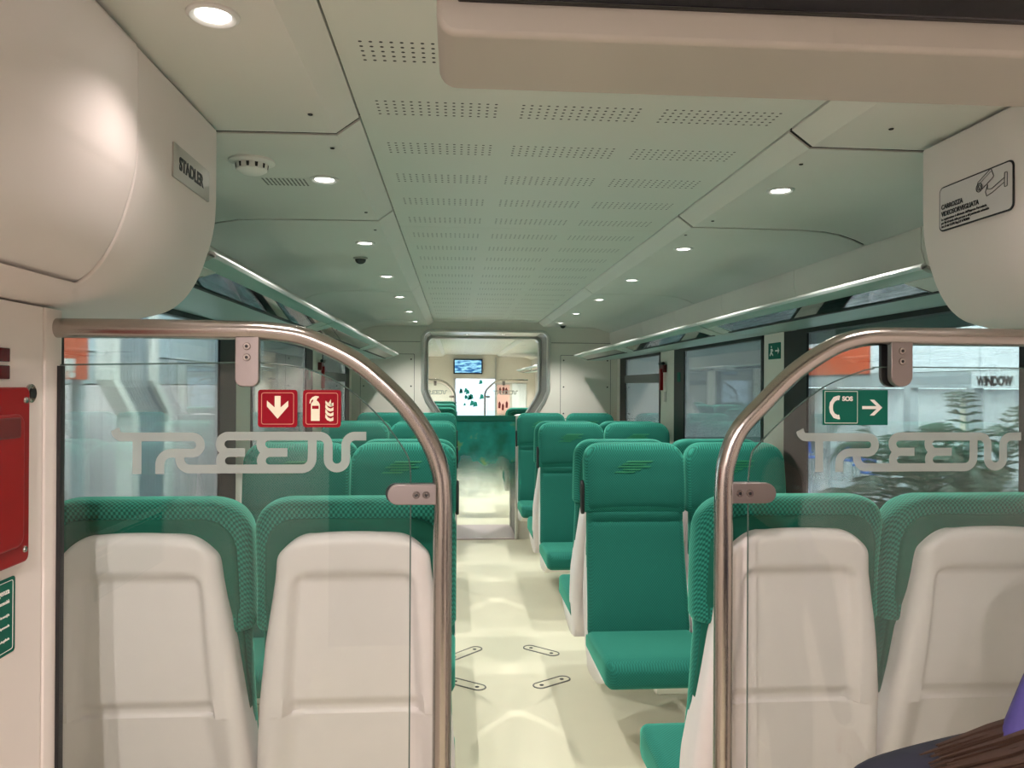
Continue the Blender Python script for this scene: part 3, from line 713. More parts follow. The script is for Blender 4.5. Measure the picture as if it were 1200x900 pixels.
# ------------------------------------------------------------------ overhead cabinets in the vestibule
SEC = [(.850, 2.138), (.850, 1.98), (.852, 1.93), (.858, 1.89), (.868, 1.852), (.884, 1.805), (.905, 1.765), (.930, 1.735), (.960, 1.715), (1.00, 1.703), (1.05, 1.693), (1.255, 1.691), (1.255, 2.075), (1.15, 2.115), (1.0, 2.137)]
def catm(pts, n=8):
    out = []
    for i in range(len(pts) - 1):
        p0 = Vector(pts[max(i - 1, 0)]); p1 = Vector(pts[i]); p2 = Vector(pts[i + 1]); p3 = Vector(pts[min(i + 2, len(pts) - 1)])
        for k in range(n):
            t = k / n; out.append(0.5 * ((2 * p1) + (-p0 + p2) * t + (2 * p0 - 5 * p1 + 4 * p2 - p3) * t * t + (-p0 + 3 * p1 - 3 * p2 + p3) * t ** 3))
    out.append(Vector(pts[-1])); return out
for s in (-1, 1):
    r = thing('overhead_cabinet', 'big pale rounded overhead cabinet at the top %s, %s' % (nm[s], 'carrying the silver nameplate' if s < 0 else 'carrying the camera surveillance notice'), 'cabinet', (0, 0, 0))
    prof = [(s * x, z) for x, z in SEC[:1]] + [(s * p[0], p[1]) for p in catm(SEC[1:11], 4)] + [(s * x, z) for x, z in SEC[11:]]
    split = 1.37 if s < 0 else 0.95
    MB().prism(prof, 'y', split + .004, 1.82).build('housing', CABM, r, bevel=.007)
    pr2 = [(x - s * .006, max(z + .004, 1.722) if z < 1.9 else z) for x, z in prof]
    MB().prism(pr2, 'y', -0.6, split).build('door_panel', CABM, r, bevel=.012)
    MB().prism([(s * x, z) for x, z in [(.936, 1.719), (.955, 1.712), (1.0, 1.700), (1.05, 1.692), (1.255, 1.691), (1.255, 1.720), (.97, 1.720)]], 'y', -0.6, split + .003).build('base_strip', CABM, r, bevel=.001)
# nameplate on the left cabinet
np_ = thing('nameplate', 'silver nameplate with dark lettering on the left overhead cabinet', 'nameplate', (-.8485, 1.647, 1.989))
MB().prism(rrect(-.108, .108, -.034, .034, .002), 'x', -.002, .0015).build('plate', GREYP, np_)
lt = MB(); add_text(lt, 'STADLER', 0.036, (.0018, -.078, -.012), (0, 1, 0), (0, 0, 1), sx=0.98, weight=.0012); lt.build('lettering', INK, np_, smooth=0)
# surveillance notice on the right cabinet
nt_ = thing('surveillance_notice', 'black-bordered camera surveillance notice on the right overhead cabinet', 'sign', (.8487, 1.625, 1.9715))
LAB = mat('notice_paper', (0.62, 0.60, 0.60), 0.45, noise=0.02)
MB().prism(rrect(-.122, .122, -.0525, .0525, .014), 'x', -.0012, .001).build('border', INK, nt_)
MB().prism(rrect(-.1185, .1185, -.049, .049, .0115), 'x', -.002, .0).build('face', LAB, nt_)
U, V = (0, -1, 0), (0, 0, 1)
lt = MB()
add_text(lt, 'CARROZZA', .0155, (-.0028, .112, -.001), U, V, sx=.92, weight=.0004)
add_text(lt, 'VIDEOSORVEGLIATA', .0155, (-.0028, .112, -.0175), U, V, sx=.90, weight=.0004)
for i, t in enumerate(['La registrazione \u00e8 effettuata dall\u2019Impresa Ferroviaria', 'per fini di tutela delle persone e del patrimonio aziendale', 'Art.13 del GDPR Reg.UE 679/2016']):
    add_text(lt, t, .0082, (-.0028, .112, -.0275 - .0085 * i), U, V, sx=.86 if i else .9, weight=.0001)
lt.build('lettering', INK, nt_, smooth=0)
cm = MB()
def P2(a, b): return (-.0032, -a, b)
def rot2(pts, c, ang):
    ca, sa = math.cos(ang), math.sin(ang); return [(c[0] + x * ca - y * sa, c[1] + x * sa + y * ca) for x, y in pts]
body = rot2(rrect(-.024, .024, -.011, .011, .004), (.040, .030), .45)
cm.tube([P2(*p) for p in body], .0007, 6, closed=True)
cm.tube([P2(*p) for p in rot2([(-.02, .005), (.022, .005)], (.040, .030), .45)], .0005, 6)
cm.tube([P2(*p) for p in arc(.020, .018, .0095, 0, 360, 20)[:-1]], .0008, 6, closed=True)
cm.tube([P2(*p) for p in arc(.020, .018, .0055, 0, 360, 16)[:-1]], .0006, 6, closed=True)
cm.tube([P2(*p) for p in [(.047, .018), (.046, .008), (.060, .006), (.098, .020), (.098, .010), (.060, -.003), (.044, -.006), (.040, .004)]], .0007, 6, closed=True)
cm.tube([P2(*p) for p in rrect(.098, .106, .000, .030, .002)], .0007, 6, closed=True)
cm.build('camera_drawing', INK, nt_)

# overhead display housing (lintel) across the vestibule
dh = thing('overhead_display', 'beige overhead display housing with a dark screen at the top edge of the view', 'display', (0, 0, 0))
MB().prism(rrect(-.318, .83, 1.915, 2.144, .022), 'y', .80, .95).build('housing', mat('display_beige', (0.39, 0.37, 0.325), 0.45, noise=0.03), dh, bevel=.006)
MB().box(-.296, .81, .792, .803, 1.949, 2.12).build('screen', SCREEN, dh, bevel=.002)

# ------------------------------------------------------------------ glass partitions with steel rails
GY = 1.503
RL = [(-1.056, 1.654), (-.86, 1.654), (-.72, 1.653), (-.65, 1.651), (-.58, 1.639), (-.49, 1.596), (-.42, 1.537), (-.376, 1.487), (-.345, 1.437), (-.326, 1.385), (-.320, 1.33), (-.320, 1.2), (-.320, .8), (-.320, .4), (-.320, .002)]
RR = [(1.056, 1.654), (.86, 1.654), (.68, 1.654), (.575, 1.654), (.52, 1.650), (.461, 1.631), (.383, 1.580), (.314, 1.513), (.268, 1.462), (.245, 1.405), (.238, 1.35), (.238, 1.2), (.238, .8), (.238, .4), (.238, .002)]
GLp = [(-1.040, 1.585), (-.72, 1.591), (-.65, 1.590), (-.58, 1.579), (-.508, 1.545), (-.444, 1.488), (-.400, 1.430), (-.385, 1.395), (-.383, 1.33)]
GRp = [(1.040, 1.591), (.60, 1.592), (.55, 1.588), (.518, 1.580), (.443, 1.548), (.364, 1.486), (.310, 1.432), (.297, 1.412), (.291, 1.36)]
DX, DZ = .00159, .0016
def lp(x, y): return (-.898 + (x - 160) * DX, 1.451 - (y - 511) * DZ)
def letters(off):
    W = 10.5 * DX; mb = MB(); k = [0]
    def st(pts):
        k[0] += 1; q = [lp(*p) for p in pts]; mb.ribbon([(x + off, z) for x, z in q], W, GY - .0006 - k[0] * .00006)
    A = lambda cx, cy, r, a0, a1, n=10: [(cx + r * math.cos(math.radians(a0 + (a1 - a0) * i / n)), cy - r * math.sin(math.radians(a0 + (a1 - a0) * i / n))) for i in range(n + 1)]
    st([(134.5, 503)] + A(143, 504, 8, 180, 270, 6) + [(150, 512)] + [(222, 512)] + A(224, 521.7, 9.7, 90, -90) + [(212, 531.4)] + A(200, 545, 13.6, 90, 180) + [(186.4, 556)])
    st([(160, 512), (160, 556)])
    st([(209.5, 531)] + [(209.5, 538)] + A(222, 538, 12.3, 180, 270, 8) + [(240, 550.3), (353, 550.3)] + A(353, 538, 12.3, 270, 360, 8) + [(365.5, 530), (365.5, 511)])
    st([(268, 511), (374, 511)] + A(374, 521.5, 10.5, 90, 0, 8) + [(384.5, 538)] + A(395, 539, 10.5, 180, 360, 14) + [(405.5, 523)] + A(416.5, 522, 11, 180, 90, 8) + [(430, 511)])
    for e in (0, 48):
        st([(272 + e, 511)] + A(266 + e, 520.5, 9.5, 90, 235, 9) + [(262 + e, 530.6), (286 + e + (2 if e else 0), 530.6)])
        st([(266 + e, 530.6)] + A(267 + e, 540.6, 9.8, 110, 270, 9) + [(276 + e, 550.3)])
    return mb
def plate_clamp(x0, x1, z0, z1, r, corners, name, parent, screws, n=8):
    pts = []
    for cx, cz, a0, key in ((x1, z1, 0, 'tr'), (x0, z1, 90, 'tl'), (x0, z0, 180, 'bl'), (x1, z0, 270, 'br')):
        if key in corners:
            ccx = cx - r if 'r' in key else cx + r; ccz = cz - r if 't' in key else cz + r
            pts += [(ccx + r * math.cos(math.radians(a0 + 90 * i / n)), ccz + r * math.sin(math.radians(a0 + 90 * i / n))) for i in range(n + 1)]
        else: pts.append((cx, cz))
    o = MB().prism(pts, 'y', GY - .018, GY - .002).build('clamp', PLATE, parent, bevel=.0015)
    cx, cz = (x0 + x1) / 2, (z0 + z1) / 2
    MB().prism([(cx + (x - cx) * 1.0 - .006, cz + (z - cz) * 1.0 - .001) for x, z in pts], 'y', GY + .0085, GY + .018).build('clamp_backing', BLACK, o)  # black plate behind the glass, offset to the left of the clamp
    for (x, z) in screws:
        sc_ = MB().lathe([(.0062, -.0208), (.0072, -.0190), (.0074, -.0178)], (x, GY, z), 'y', 16)
        so = sc_.build('screw', STEEL, o); MB().lathe([(.0032, -.0211), (.0034, -.0205)], (x, GY, z), 'y', 6).build('screw_socket', BLACK, o)
    return o
def partition(s, label):
    r = thing('glass_partition', label, 'partition', (0, 0, 0))
    path = catm(RL if s < 0 else RR, 6)
    MB().tube([(p[0], GY - .004, p[1]) for p in path], .0185, 20).build('grab_rail', STEEL, r, smooth=60)
    MB().lathe([(.030, .0), (.030, .006), (.019, .008)], ((-.320 if s < 0 else .238), GY - .004, 0.0), 'z', 20).build('rail_foot', STEEL, r)
    gp = catm(GLp if s < 0 else GRp, 6); xin = gp[-1][0]; xo = gp[0][0]
    poly = [(p[0], p[1]) for p in gp] + [(xin, .25), (xo, .25)]
    gl = MB().prism(poly, 'y', GY, GY + .008).build('glass_pane', GLASSP, r, smooth=0)
    MB().tube([(p[0], GY + .004, p[1]) for p in gp] + [(xin, GY + .004, .25)], .0016, 6).build('polished_edge', GEDGE, gl)
    if s < 0: MB().box(-1.0435, -1.036, GY - .004, GY + .012, .25, 1.583).build('rubber_seal', BLACK, r)
    letters(0 if s < 0 else 1.334).build('lettering', FROST, gl, smooth=0)
    if s < 0:
        plate_clamp(-.713, -.669, 1.546, 1.640, .014, ('br', 'bl'), 'clamp', r, [(-.691, 1.622), (-.691, 1.601)])
        plate_clamp(-.426, -.333, 1.320, 1.359, .0192, ('tl', 'bl'), 'clamp', r, [(-.371, 1.339), (-.352, 1.339)])
    else:
        plate_clamp(.577, .622, 1.552, 1.642, .0215, ('br', 'bl'), 'clamp', r, [(.599, 1.624), (.599, 1.603)])
        plate_clamp(.250, .340, 1.319, 1.359, .0198, ('tr', 'br'), 'clamp', r, [(.266, 1.339), (.286, 1.339)])
    MB().box(min(xo, xin), max(xo, xin), GY - .008, GY + .016, .02, .25).build('lower_panel', WALLW, r, bevel=.003)
    return r
pl_ = partition(-1, 'left glass partition with frosted lettering and a curved steel grab rail')
pr_ = partition(1, 'right glass partition with frosted lettering and a curved steel grab rail')
for src, lb in ((pl_, 'left'), (pr_, 'right')):
    c = copy_tree(src); c.location = (0, 13.0, 0); tag(c, 'distant %s glass partition at the end of the next carriage' % lb, 'partition')

# safety signs on the glass
def sign_base(name, label, x0, x1, z0, z1, m, r_=.006):
    cx, cz = (x0 + x1) / 2, (z0 + z1) / 2
    r = thing(name, label, 'sign', (cx, GY - .0035, cz)); hw, hh = (x1 - x0) / 2, (z1 - z0) / 2
    MB().prism(rrect(-hw, hw, -hh, hh, r_), 'y', 0, .002).build('plate', m, r); return r, hw, hh
def flat(pts, y=-.0008): return MB().prism(pts, 'y', y, y + .0006)
def outline(x0, x1, z0, z1, r_, wd=.0009):
    p = rrect(x0, x1, z0, z1, r_); return MB().tube([(x, -.0004, z) for x, z in p], wd / 2 * 1.2, 6, closed=True)
r, hw, hh = sign_base('safety_sign', 'square red sign with a cream down arrow on the left glass', -.6735, -.5995, 1.468, 1.540, REDS)
outline(-.030, .030, -.030, .030, .004).build('border_line', mat('sign_line', (0.75, 0.35, 0.25), 0.5, noise=.02), r)
flat([(-.0055, .024), (.0055, .024), (.0055, .002), (.020, .015), (.020, .004), (0, -.0195), (-.020, .004), (-.020, .015), (-.0055, .002)]).build('arrow', CREAM, r)
r, hw, hh = sign_base('safety_sign', 'square red fire extinguisher sign with flames on the left glass', -.589, -.517, 1.468, 1.540, REDS)
outline(-.030, .030, -.030, .030, .004).build('border_line', MATS['sign_line'], r)
ex = MB()
ex.prism([(-.0205, -.0235), (-.004, -.0235), (-.004, .008), (-.0065, .013), (-.010, .0155), (-.0085, .020), (-.006, .021), (-.006, .0235), (-.012, .0245), (-.018, .022), (-.0225, .017), (-.0235, .010), (-.0215, .010), (-.020, .0155), (-.0165, .018), (-.0165, .0145), (-.0195, .011), (-.0205, .008)], 'y', -.0008, -.0002)
ex.build('extinguisher_symbol', CREAM, r)
flat([(-.0185, -.0005), (-.0060, -.0005), (-.0060, .0055), (-.0185, .0055)], -.0014).build('symbol_band', REDS, r)
fl = MB()
for (z0, kk) in ((-.023, 1), (-.0135, 1), (-.004, 1), (.005, .8)):
    fl.prism([(.022, z0), (.022, z0 + .007), (.017, z0 + .004), (.012, z0 + .006), (.007, z0 + .013 * kk), (.0065, z0 + .006), (.010, z0 + .001), (.016, z0 - .0015)], 'y', -.0008, -.0002)
fl.prism([(.013, .012), (.017, .018), (.0175, .010), (.021, .005), (.016, .006)], 'y', -.0008, -.0002)
fl.build('flame_symbol', CREAM, r)
r, hw, hh = sign_base('safety_sign', 'green telephone and right arrow sign on the right glass', .442, .578, 1.474, 1.545, GREENS, .002)
outline(-.064, .004, -.0315, .0325, .001).build('border_line', PURE, r)
tel = arc(.0, 0, .046, 130, 230, 12)
hs = [(-.034 + .0115 * math.cos(a) * 1.0 - 0, 0) for a in (0,)]
outer = [(-.058 + (1 - math.cos(t)) * .0 + .0, 0) for t in (0,)]
hp = [(-.036, .024), (-.046, .021), (-.0535, .010), (-.055, 0), (-.0535, -.010), (-.046, -.021), (-.036, -.024)]
hi = [(-.038, -.015), (-.0435, -.012), (-.047, -.006), (-.0475, 0), (-.047, .006), (-.0435, .012), (-.038, .015)]
flat(hp + hi).build('handset_symbol', PURE, r)
MB().prism([(-.0355, .024), (-.0375, .015), (-.0345, .0145), (-.0325, .0235)], 'y', -.0009, -.0002).prism([(-.0355, -.024), (-.0375, -.015), (-.0345, -.0145), (-.0325, -.0235)], 'y', -.0009, -.0002).build('earpiece', PURE, r)
lt = MB(); add_text(lt, 'SOS', .0125, (-.028, -.001, .0135), (1, 0, 0), (0, 0, 1), weight=.0005); lt.build('lettering', PURE, r, smooth=0)
flat([(.014, .003), (.044, .003), (.030, .016), (.039, .016), (.056, 0), (.039, -.016), (.030, -.016), (.044, -.003), (.014, -.003)]).build('arrow', PURE, r)

# ------------------------------------------------------------------ things on the left vestibule wall
WX = -1.045
r = thing('extinguisher_box', 'red wall box with a recessed front on the left vestibule wall', 'box', (WX, 1.2, 1.243))
MB().prism(rrect(-.30, .190, 0, .300, .012), 'x', 0, .012).build('frame', REDBOX, r, bevel=.003)
MB().prism(rrect(-.27, .165, .03, .255, .02), 'x', .010, .018).build('door', REDBOX, r, bevel=.005)
MB().box(.012, .020, -.2, .15, .215, .25).build('finger_recess', REDDK, r, bevel=.003)
MB().lathe([(.006, .012), (.005, .0145), (.002, .015)], (0, .176, .278), 'x', 12).build('screw', STEEL, r); MB().lathe([(.006, .012), (.005, .0145), (.002, .015)], (0, .176, .022), 'x', 12).build('screw', STEEL, r)
r = thing('key_switch', 'small round metal key lock beside the red wall box', 'lock', (WX, 1.412, 1.532))
MB().lathe([(.0165, .0), (.0165, .003), (.0125, .005), (.0125, .002)], (0, 0, 0), 'x', 24).build('ring', STEEL, r); MB().lathe([(.009, .002), (.0085, .006), (.003, .006)], (0, 0, 0), 'x', 20).build('cylinder', BLACK, r)
for z, lb in ((1.597, 'upper'), (1.568, 'lower')):
    tag(MB().prism(rrect(-.05, .024, -.0115, .0115, .002), 'x', 0, .004).build('indicator_lamp', mat('indicator_red' + lb, (0.10, 0.005, 0.008), 0.2, noise=.1), loc=(WX, 1.32, z), bevel=.001), 'small dark red indicator window on the left wall, %s of two' % lb, 'indicator', 'red indicator windows')
r = thing('instruction_sign', 'green instruction sign with white lines of text below the red box', 'sign', (WX, 1.2, 1.095))
MB().prism(rrect(-.22, .168, 0, .128, .006), 'x', 0, .0012).build('plate', GREENS, r)
lt = MB().tube([(.0013, y, z) for y, z in rrect(-.215, .161, .006, .122, .004)], .0006, 6, closed=True)
lt.build('border_line', PURE, r)
lt = MB()
for i, (t, sz) in enumerate([('Istruzioni di emergenza', .014), ('in caso di necessit\u00e0', .009), ('tirare la maniglia', .006), ('e attendere il personale', .006), ('non usare in galleria', .006)]):
    vs, fs = text_mesh(t, sz); wd = max(v[0] for v in vs); zz = [.102, .086, .064, .046, .024][i]
    lt.add([(.0018 + v[2], .150 - wd + v[0], zz + v[1]) for v in vs], fs)
lt.build('lettering', PURE, r, smooth=0)

# ------------------------------------------------------------------ ceiling fittings
CZ = 2.146
r = thing('smoke_detector', 'round white smoke detector on the left ceiling panel', 'smoke detector', (-.842, 2.09, CZ))
MB().lathe([(.060, .0), (.060, -.006), (.050, -.010), (.040, -.010)], (0, 0, 0), n=32).build('base', PURE, r); MB().lathe([(.042, -.010), (.040, -.026), (.028, -.034), (.001, -.035)], (0, 0, 0), n=32).build('sensor_head', PURE, r)
sl = MB()
for i in range(12):
    a = 2 * PI * i / 12; c = Vector((math.cos(a), math.sin(a), 0)) * .0428; t = Vector((-math.sin(a), math.cos(a), 0)) * .004
    sl.add([c - t + Vector((0, 0, -.012)), c + t + Vector((0, 0, -.012)), c + t * .8 + Vector((0, 0, -.024)) - c * .035, c - t * .8 + Vector((0, 0, -.024)) - c * .035], [(0, 1, 2, 3)])
sl.build('vent_slots', GAP, r, smooth=0)
r = thing('speaker_grille', 'small slotted speaker grille in the ceiling behind the smoke detector', 'grille', (-.80, 2.30, CZ))
sl = MB()
for i in range(11):
    for j in range(6): sl.box(-.060 + i * .0117, -.055 + i * .0117, -.040 + j * .0135, -.031 + j * .0135, -.0012, .001)
MB().box(-.066, .068, -.046, .046, -.0006, .0008).build('plate', CEIL, r); sl.build('slots', mat('slot_grey', (0.12, 0.12, 0.11), 0.7, noise=.1), r, smooth=0)
def dome(x, y, label, m):
    r = thing('dome_camera', label, 'camera', (x, y, CZ))
    MB().lathe([(.034, 0), (.034, -.005), (.026, -.008)], (0, 0, 0), n=24).build('base_ring', GREYP, r)
    MB().lathe([(.026, -.008)] + [(.026 * math.cos(a * PI / 16), -.008 - .022 * math.sin(a * PI / 16)) for a in range(1, 8)] + [(.0005, -.030)], (0, 0, 0), n=24).build('dome', m, r)
dome(-.747, 3.64, 'dark dome camera on the left ceiling below the third downlight', mat('smoked_dome', (0.05, 0.05, 0.05), 0.12, noise=.1))
dome(.745, 7.50, 'black dome camera on the right ceiling by the end wall', SCREEN)
sx_ = [(.70, 1.70), (-.62, 1.72), (.62, 1.99), (-.61, 1.96), (.62, 2.70), (-.61, 2.68), (.60, 2.96), (-.61, 2.98)]
for i, (x, y) in enumerate(sx_):
    tag(MB().lathe([(.006, .0), (.005, -.002), (.001, -.0022)], (0, 0, 0), n=12).build('ceiling_screw', GAP, loc=(x, y, CZ)), 'tiny dark screw in the %s ceiling panel, %s from the front' % ('right' if x > 0 else 'left', ordn[i // 2]), 'screw', 'ceiling panel screws')

# ------------------------------------------------------------------ floor anchor covers
FR_ = mat('anchor_outline', (0.14, 0.14, 0.13), 0.5, noise=.1)
for (a, b, lb) in (((.118, 4.55), (.295, 4.395), 'further right one'), ((.115, 3.932), (.305, 4.054), 'nearer right one'), ((-.33, 4.36), (-.150, 4.548), 'further left one'), ((-.33, 4.06), (-.145, 3.925), 'nearer left one')):
    A_, B_ = Vector(a), Vector(b); c = (A_ + B_) / 2; d = (B_ - A_); L = d.length / 2; ang = math.atan2(d.y, d.x)
    r = thing('floor_anchor_cover', 'oval slot cover with two dark holes in the cream floor, %s' % lb, 'floor fitting', (c.x, c.y, 0), ang, 'oval floor covers')
    st_ = rrect(-L, L, -.036, .036, .0355, 8)
    MB().prism(rrect(-L + .004, L - .004, -.032, .032, .0315, 8), 'z', 0, .0016).build('plate', FLOORM, r)
    MB().tube([(x, y, .0012) for x, y in st_], .0042, 8, closed=True).build('rim', FR_, r)
    for x in (-L + .045, L - .045): MB().lathe([(.011, 0), (.011, .0028), (.001, .003)], (x, 0, 0), n=16).build('hole_cap', BLACK, r)

# ------------------------------------------------------------------ fittings on the window pillars
r = thing('exit_sign', 'small green running-man emergency exit sign on the right window pillar', 'sign', (HALF, 3.85, 1.736))
MB().prism(rrect(-.075, .075, -.042, .042, .004), 'x', -.003, .001).build('plate', GREENS, r)
mm = MB()
X_ = -.0036
mm.prism([(-.012, -.004), (-.050, -.004), (-.050, .004), (-.012, .004)][::-1], 'x', X_, X_ + .0006)
mm.prism([(-.062, 0), (-.045, .018), (-.045, -.018)], 'x', X_, X_ + .0006)
mm.prism(rrect(.030, .040, .016, .028, .004), 'x', X_, X_ + .0006)
mm.prism([(.045, .012), (.022, .012), (.012, .0), (.018, -.003), (.026, .004), (.028, -.008), (.012, -.02), (.018, -.026), (.036, -.012), (.052, -.026), (.058, -.020), (.043, -.004)], 'x', X_, X_ + .0006)
mm.build('symbol', PURE, r, smooth=0)
for s in (-1, 1):
    r = thing('emergency_hammer', 'red emergency hammer in its holder on the %s window pillar' % nm[s], 'hammer', (s * HALF, 5.93, 1.56))
    MB().box(-s * .03, 0, -.05, .05, .10, .16).build('holder', REDDK, r, bevel=.004)
    MB().prism(rrect(-.018, .018, -.04, .13, .008), 'x', -s * .045, -s * .020).build('handle', REDBOX, r, bevel=.004)
    MB().tube([(-s * .032, -.06, .17), (-s * .032, .05, .17)], .012, 10).build('hammer_head', BLACK, r)
    tag(MB().prism(rrect(-.035, .035, -.035, .035, .004), 'x', -s * .003, 0).build('info_sticker', GREENS, loc=(s * 1.3405, 5.56, 1.62)), 'small green sticker on the black window border, %s side' % nm[s], 'sticker')
    tag(MB().prism(rrect(-.03, .03, -.04, .04, .004), 'x', -s * .003, 0).build('info_sticker', GREYP, loc=(s * HALF, 5.93, 1.47)), 'small grey sticker below the hammer on the %s pillar' % nm[s], 'sticker')

# ------------------------------------------------------------------ gangway glass door with mottled green band, and far details
r = thing('gangway_door', 'clear sliding glass door with a mottled green band across the gangway', 'door', (0, Y_END - .06, 0))
dp = [(-.50, .03), (.30, .03), (.30, 1.0), (.30, 1.24), (-.50, 1.24)]
gl = MB().box(-.52, .305, 0, .008, .03, 1.30).build('glass_pane', GLASSP, r, smooth=0)
GF = bpy.data.materials.new('mottled_green_band'); GF.use_nodes = True; nt = GF.node_tree; b = nt.nodes['Principled BSDF']
b.inputs['Roughness'].default_value = .25
tc = nt.nodes.new('ShaderNodeTexCoord'); n1 = nt.nodes.new('ShaderNodeTexNoise'); n1.inputs['Scale'].default_value = 4.5; n1.inputs['Detail'].default_value = 3
nt.links.new(tc.outputs['Object'], n1.inputs[0]); cr = nt.nodes.new('ShaderNodeValToRGB'); nt.links.new(n1.outputs['Fac'], cr.inputs[0])
e = cr.color_ramp.elements; e[0].position = .35; e[0].color = (.004, .12, .08, 1); e[1].position = .58; e[1].color = (.01, .22, .18, 1)
x = e.new(.66); x.color = (.12, .28, .10, 1); x = e.new(.72); x.color = (.05, .25, .30, 1)
nt.links.new(cr.outputs[0], b.inputs['Base Color'])
s_ = nt.nodes.new('ShaderNodeSeparateXYZ'); nt.links.new(tc.outputs['Object'], s_.inputs[0])
mr = nt.nodes.new('ShaderNodeMapRange'); nt.links.new(M_(nt, 'ADD', s_.outputs[2], M_(nt, 'MULTIPLY', n1.outputs['Fac'], .25)), mr.inputs[0])
mr.inputs[1].default_value = .58; mr.inputs[2].default_value = 1.02; mr.inputs[3].default_value = 0.0; mr.inputs[4].default_value = .96
nt.links.new(mr.outputs[0], b.inputs['Alpha'])
MB().box(-.515, .300, -.002, -.001, .40, 1.19).build('green_band', GF, gl, smooth=0)  # mottled green, fading out towards the bottom
MB().box(-.52, .305, -.006, .014, 1.19, 1.25).build('top_rail', FABD, r, bevel=.004)
MB().box(.298, .312, -.01, .018, .015, 1.25).build('edge_profile', ALU, r)

r = thing('ceiling_monitor', 'wall-mounted flat screen with a blue picture beyond the gangway', 'monitor', (-.058, 15.99, 1.944))
MB().prism(rrect(-.30, .30, -.155, .155, .01), 'y', -.07, 0).build('bezel', BLACK, r, bevel=.004)
SM = bpy.data.materials.new('screen_picture'); SM.use_nodes = True; nt = SM.node_tree; b = nt.nodes['Principled BSDF']; b.inputs['Base Color'].default_value = (0, 0, 0, 1)
tc = nt.nodes.new('ShaderNodeTexCoord'); mp = nt.nodes.new('ShaderNodeMapping'); mp.inputs['Scale'].default_value = (3, 1, 12); nt.links.new(tc.outputs['Object'], mp.inputs[0])
n1 = nt.nodes.new('ShaderNodeTexNoise'); n1.inputs['Scale'].default_value = 2.2; nt.links.new(mp.outputs[0], n1.inputs[0]); cr = nt.nodes.new('ShaderNodeValToRGB'); nt.links.new(n1.outputs['Fac'], cr.inputs[0])
e = cr.color_ramp.elements; e[0].position = .4; e[0].color = (.01, .12, .35, 1); e[1].position = .6; e[1].color = (.35, .75, .95, 1)
nt.links.new(cr.outputs[0], b.inputs['Emission Color']); b.inputs['Emission Strength'].default_value = 1.0
MB().box(-.275, .275, -.0725, -.070, -.130, .130).build('screen', SM, r, smooth=0)
struct(MB().box(-.36, -.315, 15.9, 16.0, 0, 1.7).box(.50, .53, 15.9, 16.0, 0, 2.14), 'door_1', DOORF, 'frame posts of the far doorway', 'door frame')
# booth wall with a built-in glow for the bright view through the far doorway
r = thing('exhibition_booth', 'self-lit white booth with small pictures seen through the far doorway', 'exhibition stand', (0.1, 19.0, -.85))
MB().box(-2, 2, 0, .1, 0, 4).build('back_wall', mat('self_lit_white', (.5, .6, .72), .5, emis=(.62, .80, 1), estr=.22, noise=.02), r, smooth=0)
pc = MB(); rnd = random.Random(3)
for i in range(14):
    x = rnd.uniform(-.45, .25); z = 2.4 + rnd.choice([-.45, -.15, 0.05, -.3]) + rnd.uniform(-.03, .03); a = rnd.uniform(.02, .06)
    pc.prism([(x - a, z - a), (x + a, z - a * .6), (x + a * .7, z + a), (x - a * .4, z + a * 1.4)], 'y', -.01, 0)
pc.build('dark_pictures', GREENS, r, smooth=0)
r = thing('wall_poster', 'pinkish poster with dark figures on the far end wall, right of the doorway', 'poster', (.68, 15.985, 1.25))
MB().box(-.13, .13, -.006, .0, -.30, .32).build('sheet', mat('pink_paper', (.80, .48, .42), .5, noise=.1, nscale=9), r, smooth=0)
fg = MB()
for i, (x, z) in enumerate([(-.07, .2), (.0, .21), (.06, .19), (-.08, -.1), (-.01, -.14), (.07, -.09)]):
    fg.prism([(x - .025, z - .07), (x + .02, z - .075), (x + .028, z + .02), (x + .005, z + .075), (x - .022, z + .04)], 'y', -.009, -.006)
fg.build('dark_figures', REDDK, r, smooth=0)
tag(MB().box(.0, .30, -.01, 0, -.35, .35).build('notice_board', HWALL, loc=(.86, 15.985, 1.25), bevel=.004), 'plain white board on the far end wall beside the pink poster', 'board')

# ------------------------------------------------------------------ person at the lower right edge
JACK = mat('navy_jacket', (0.012, 0.014, 0.03), .75, noise=.3, nscale=12, bump=.5, bscale=40)
r = thing('person', 'person seen from behind, dark navy jacket, long brown hair, purple shoulder strap', 'person', (.575, .90, 0))
def skin_body(name, verts, edges, radii, m, parent, root=0):
    me = bpy.data.meshes.new(name); me.from_pydata(verts, edges, []); me.materials.append(m)
    o = bpy.data.objects.new(name, me); COL.objects.link(o); o.parent = parent
    md = o.modifiers.new('skin', 'SKIN'); md.use_smooth_shade = True
    if not me.skin_vertices: 
        pass
    for i, v in enumerate(me.skin_vertices[0].data):
        rr = radii[i]; v.radius = rr if isinstance(rr, tuple) else (rr, rr); v.use_root = (i == root)
    sd = o.modifiers.new('sub', 'SUBSURF'); sd.levels = 2; sd.render_levels = 2
    return o
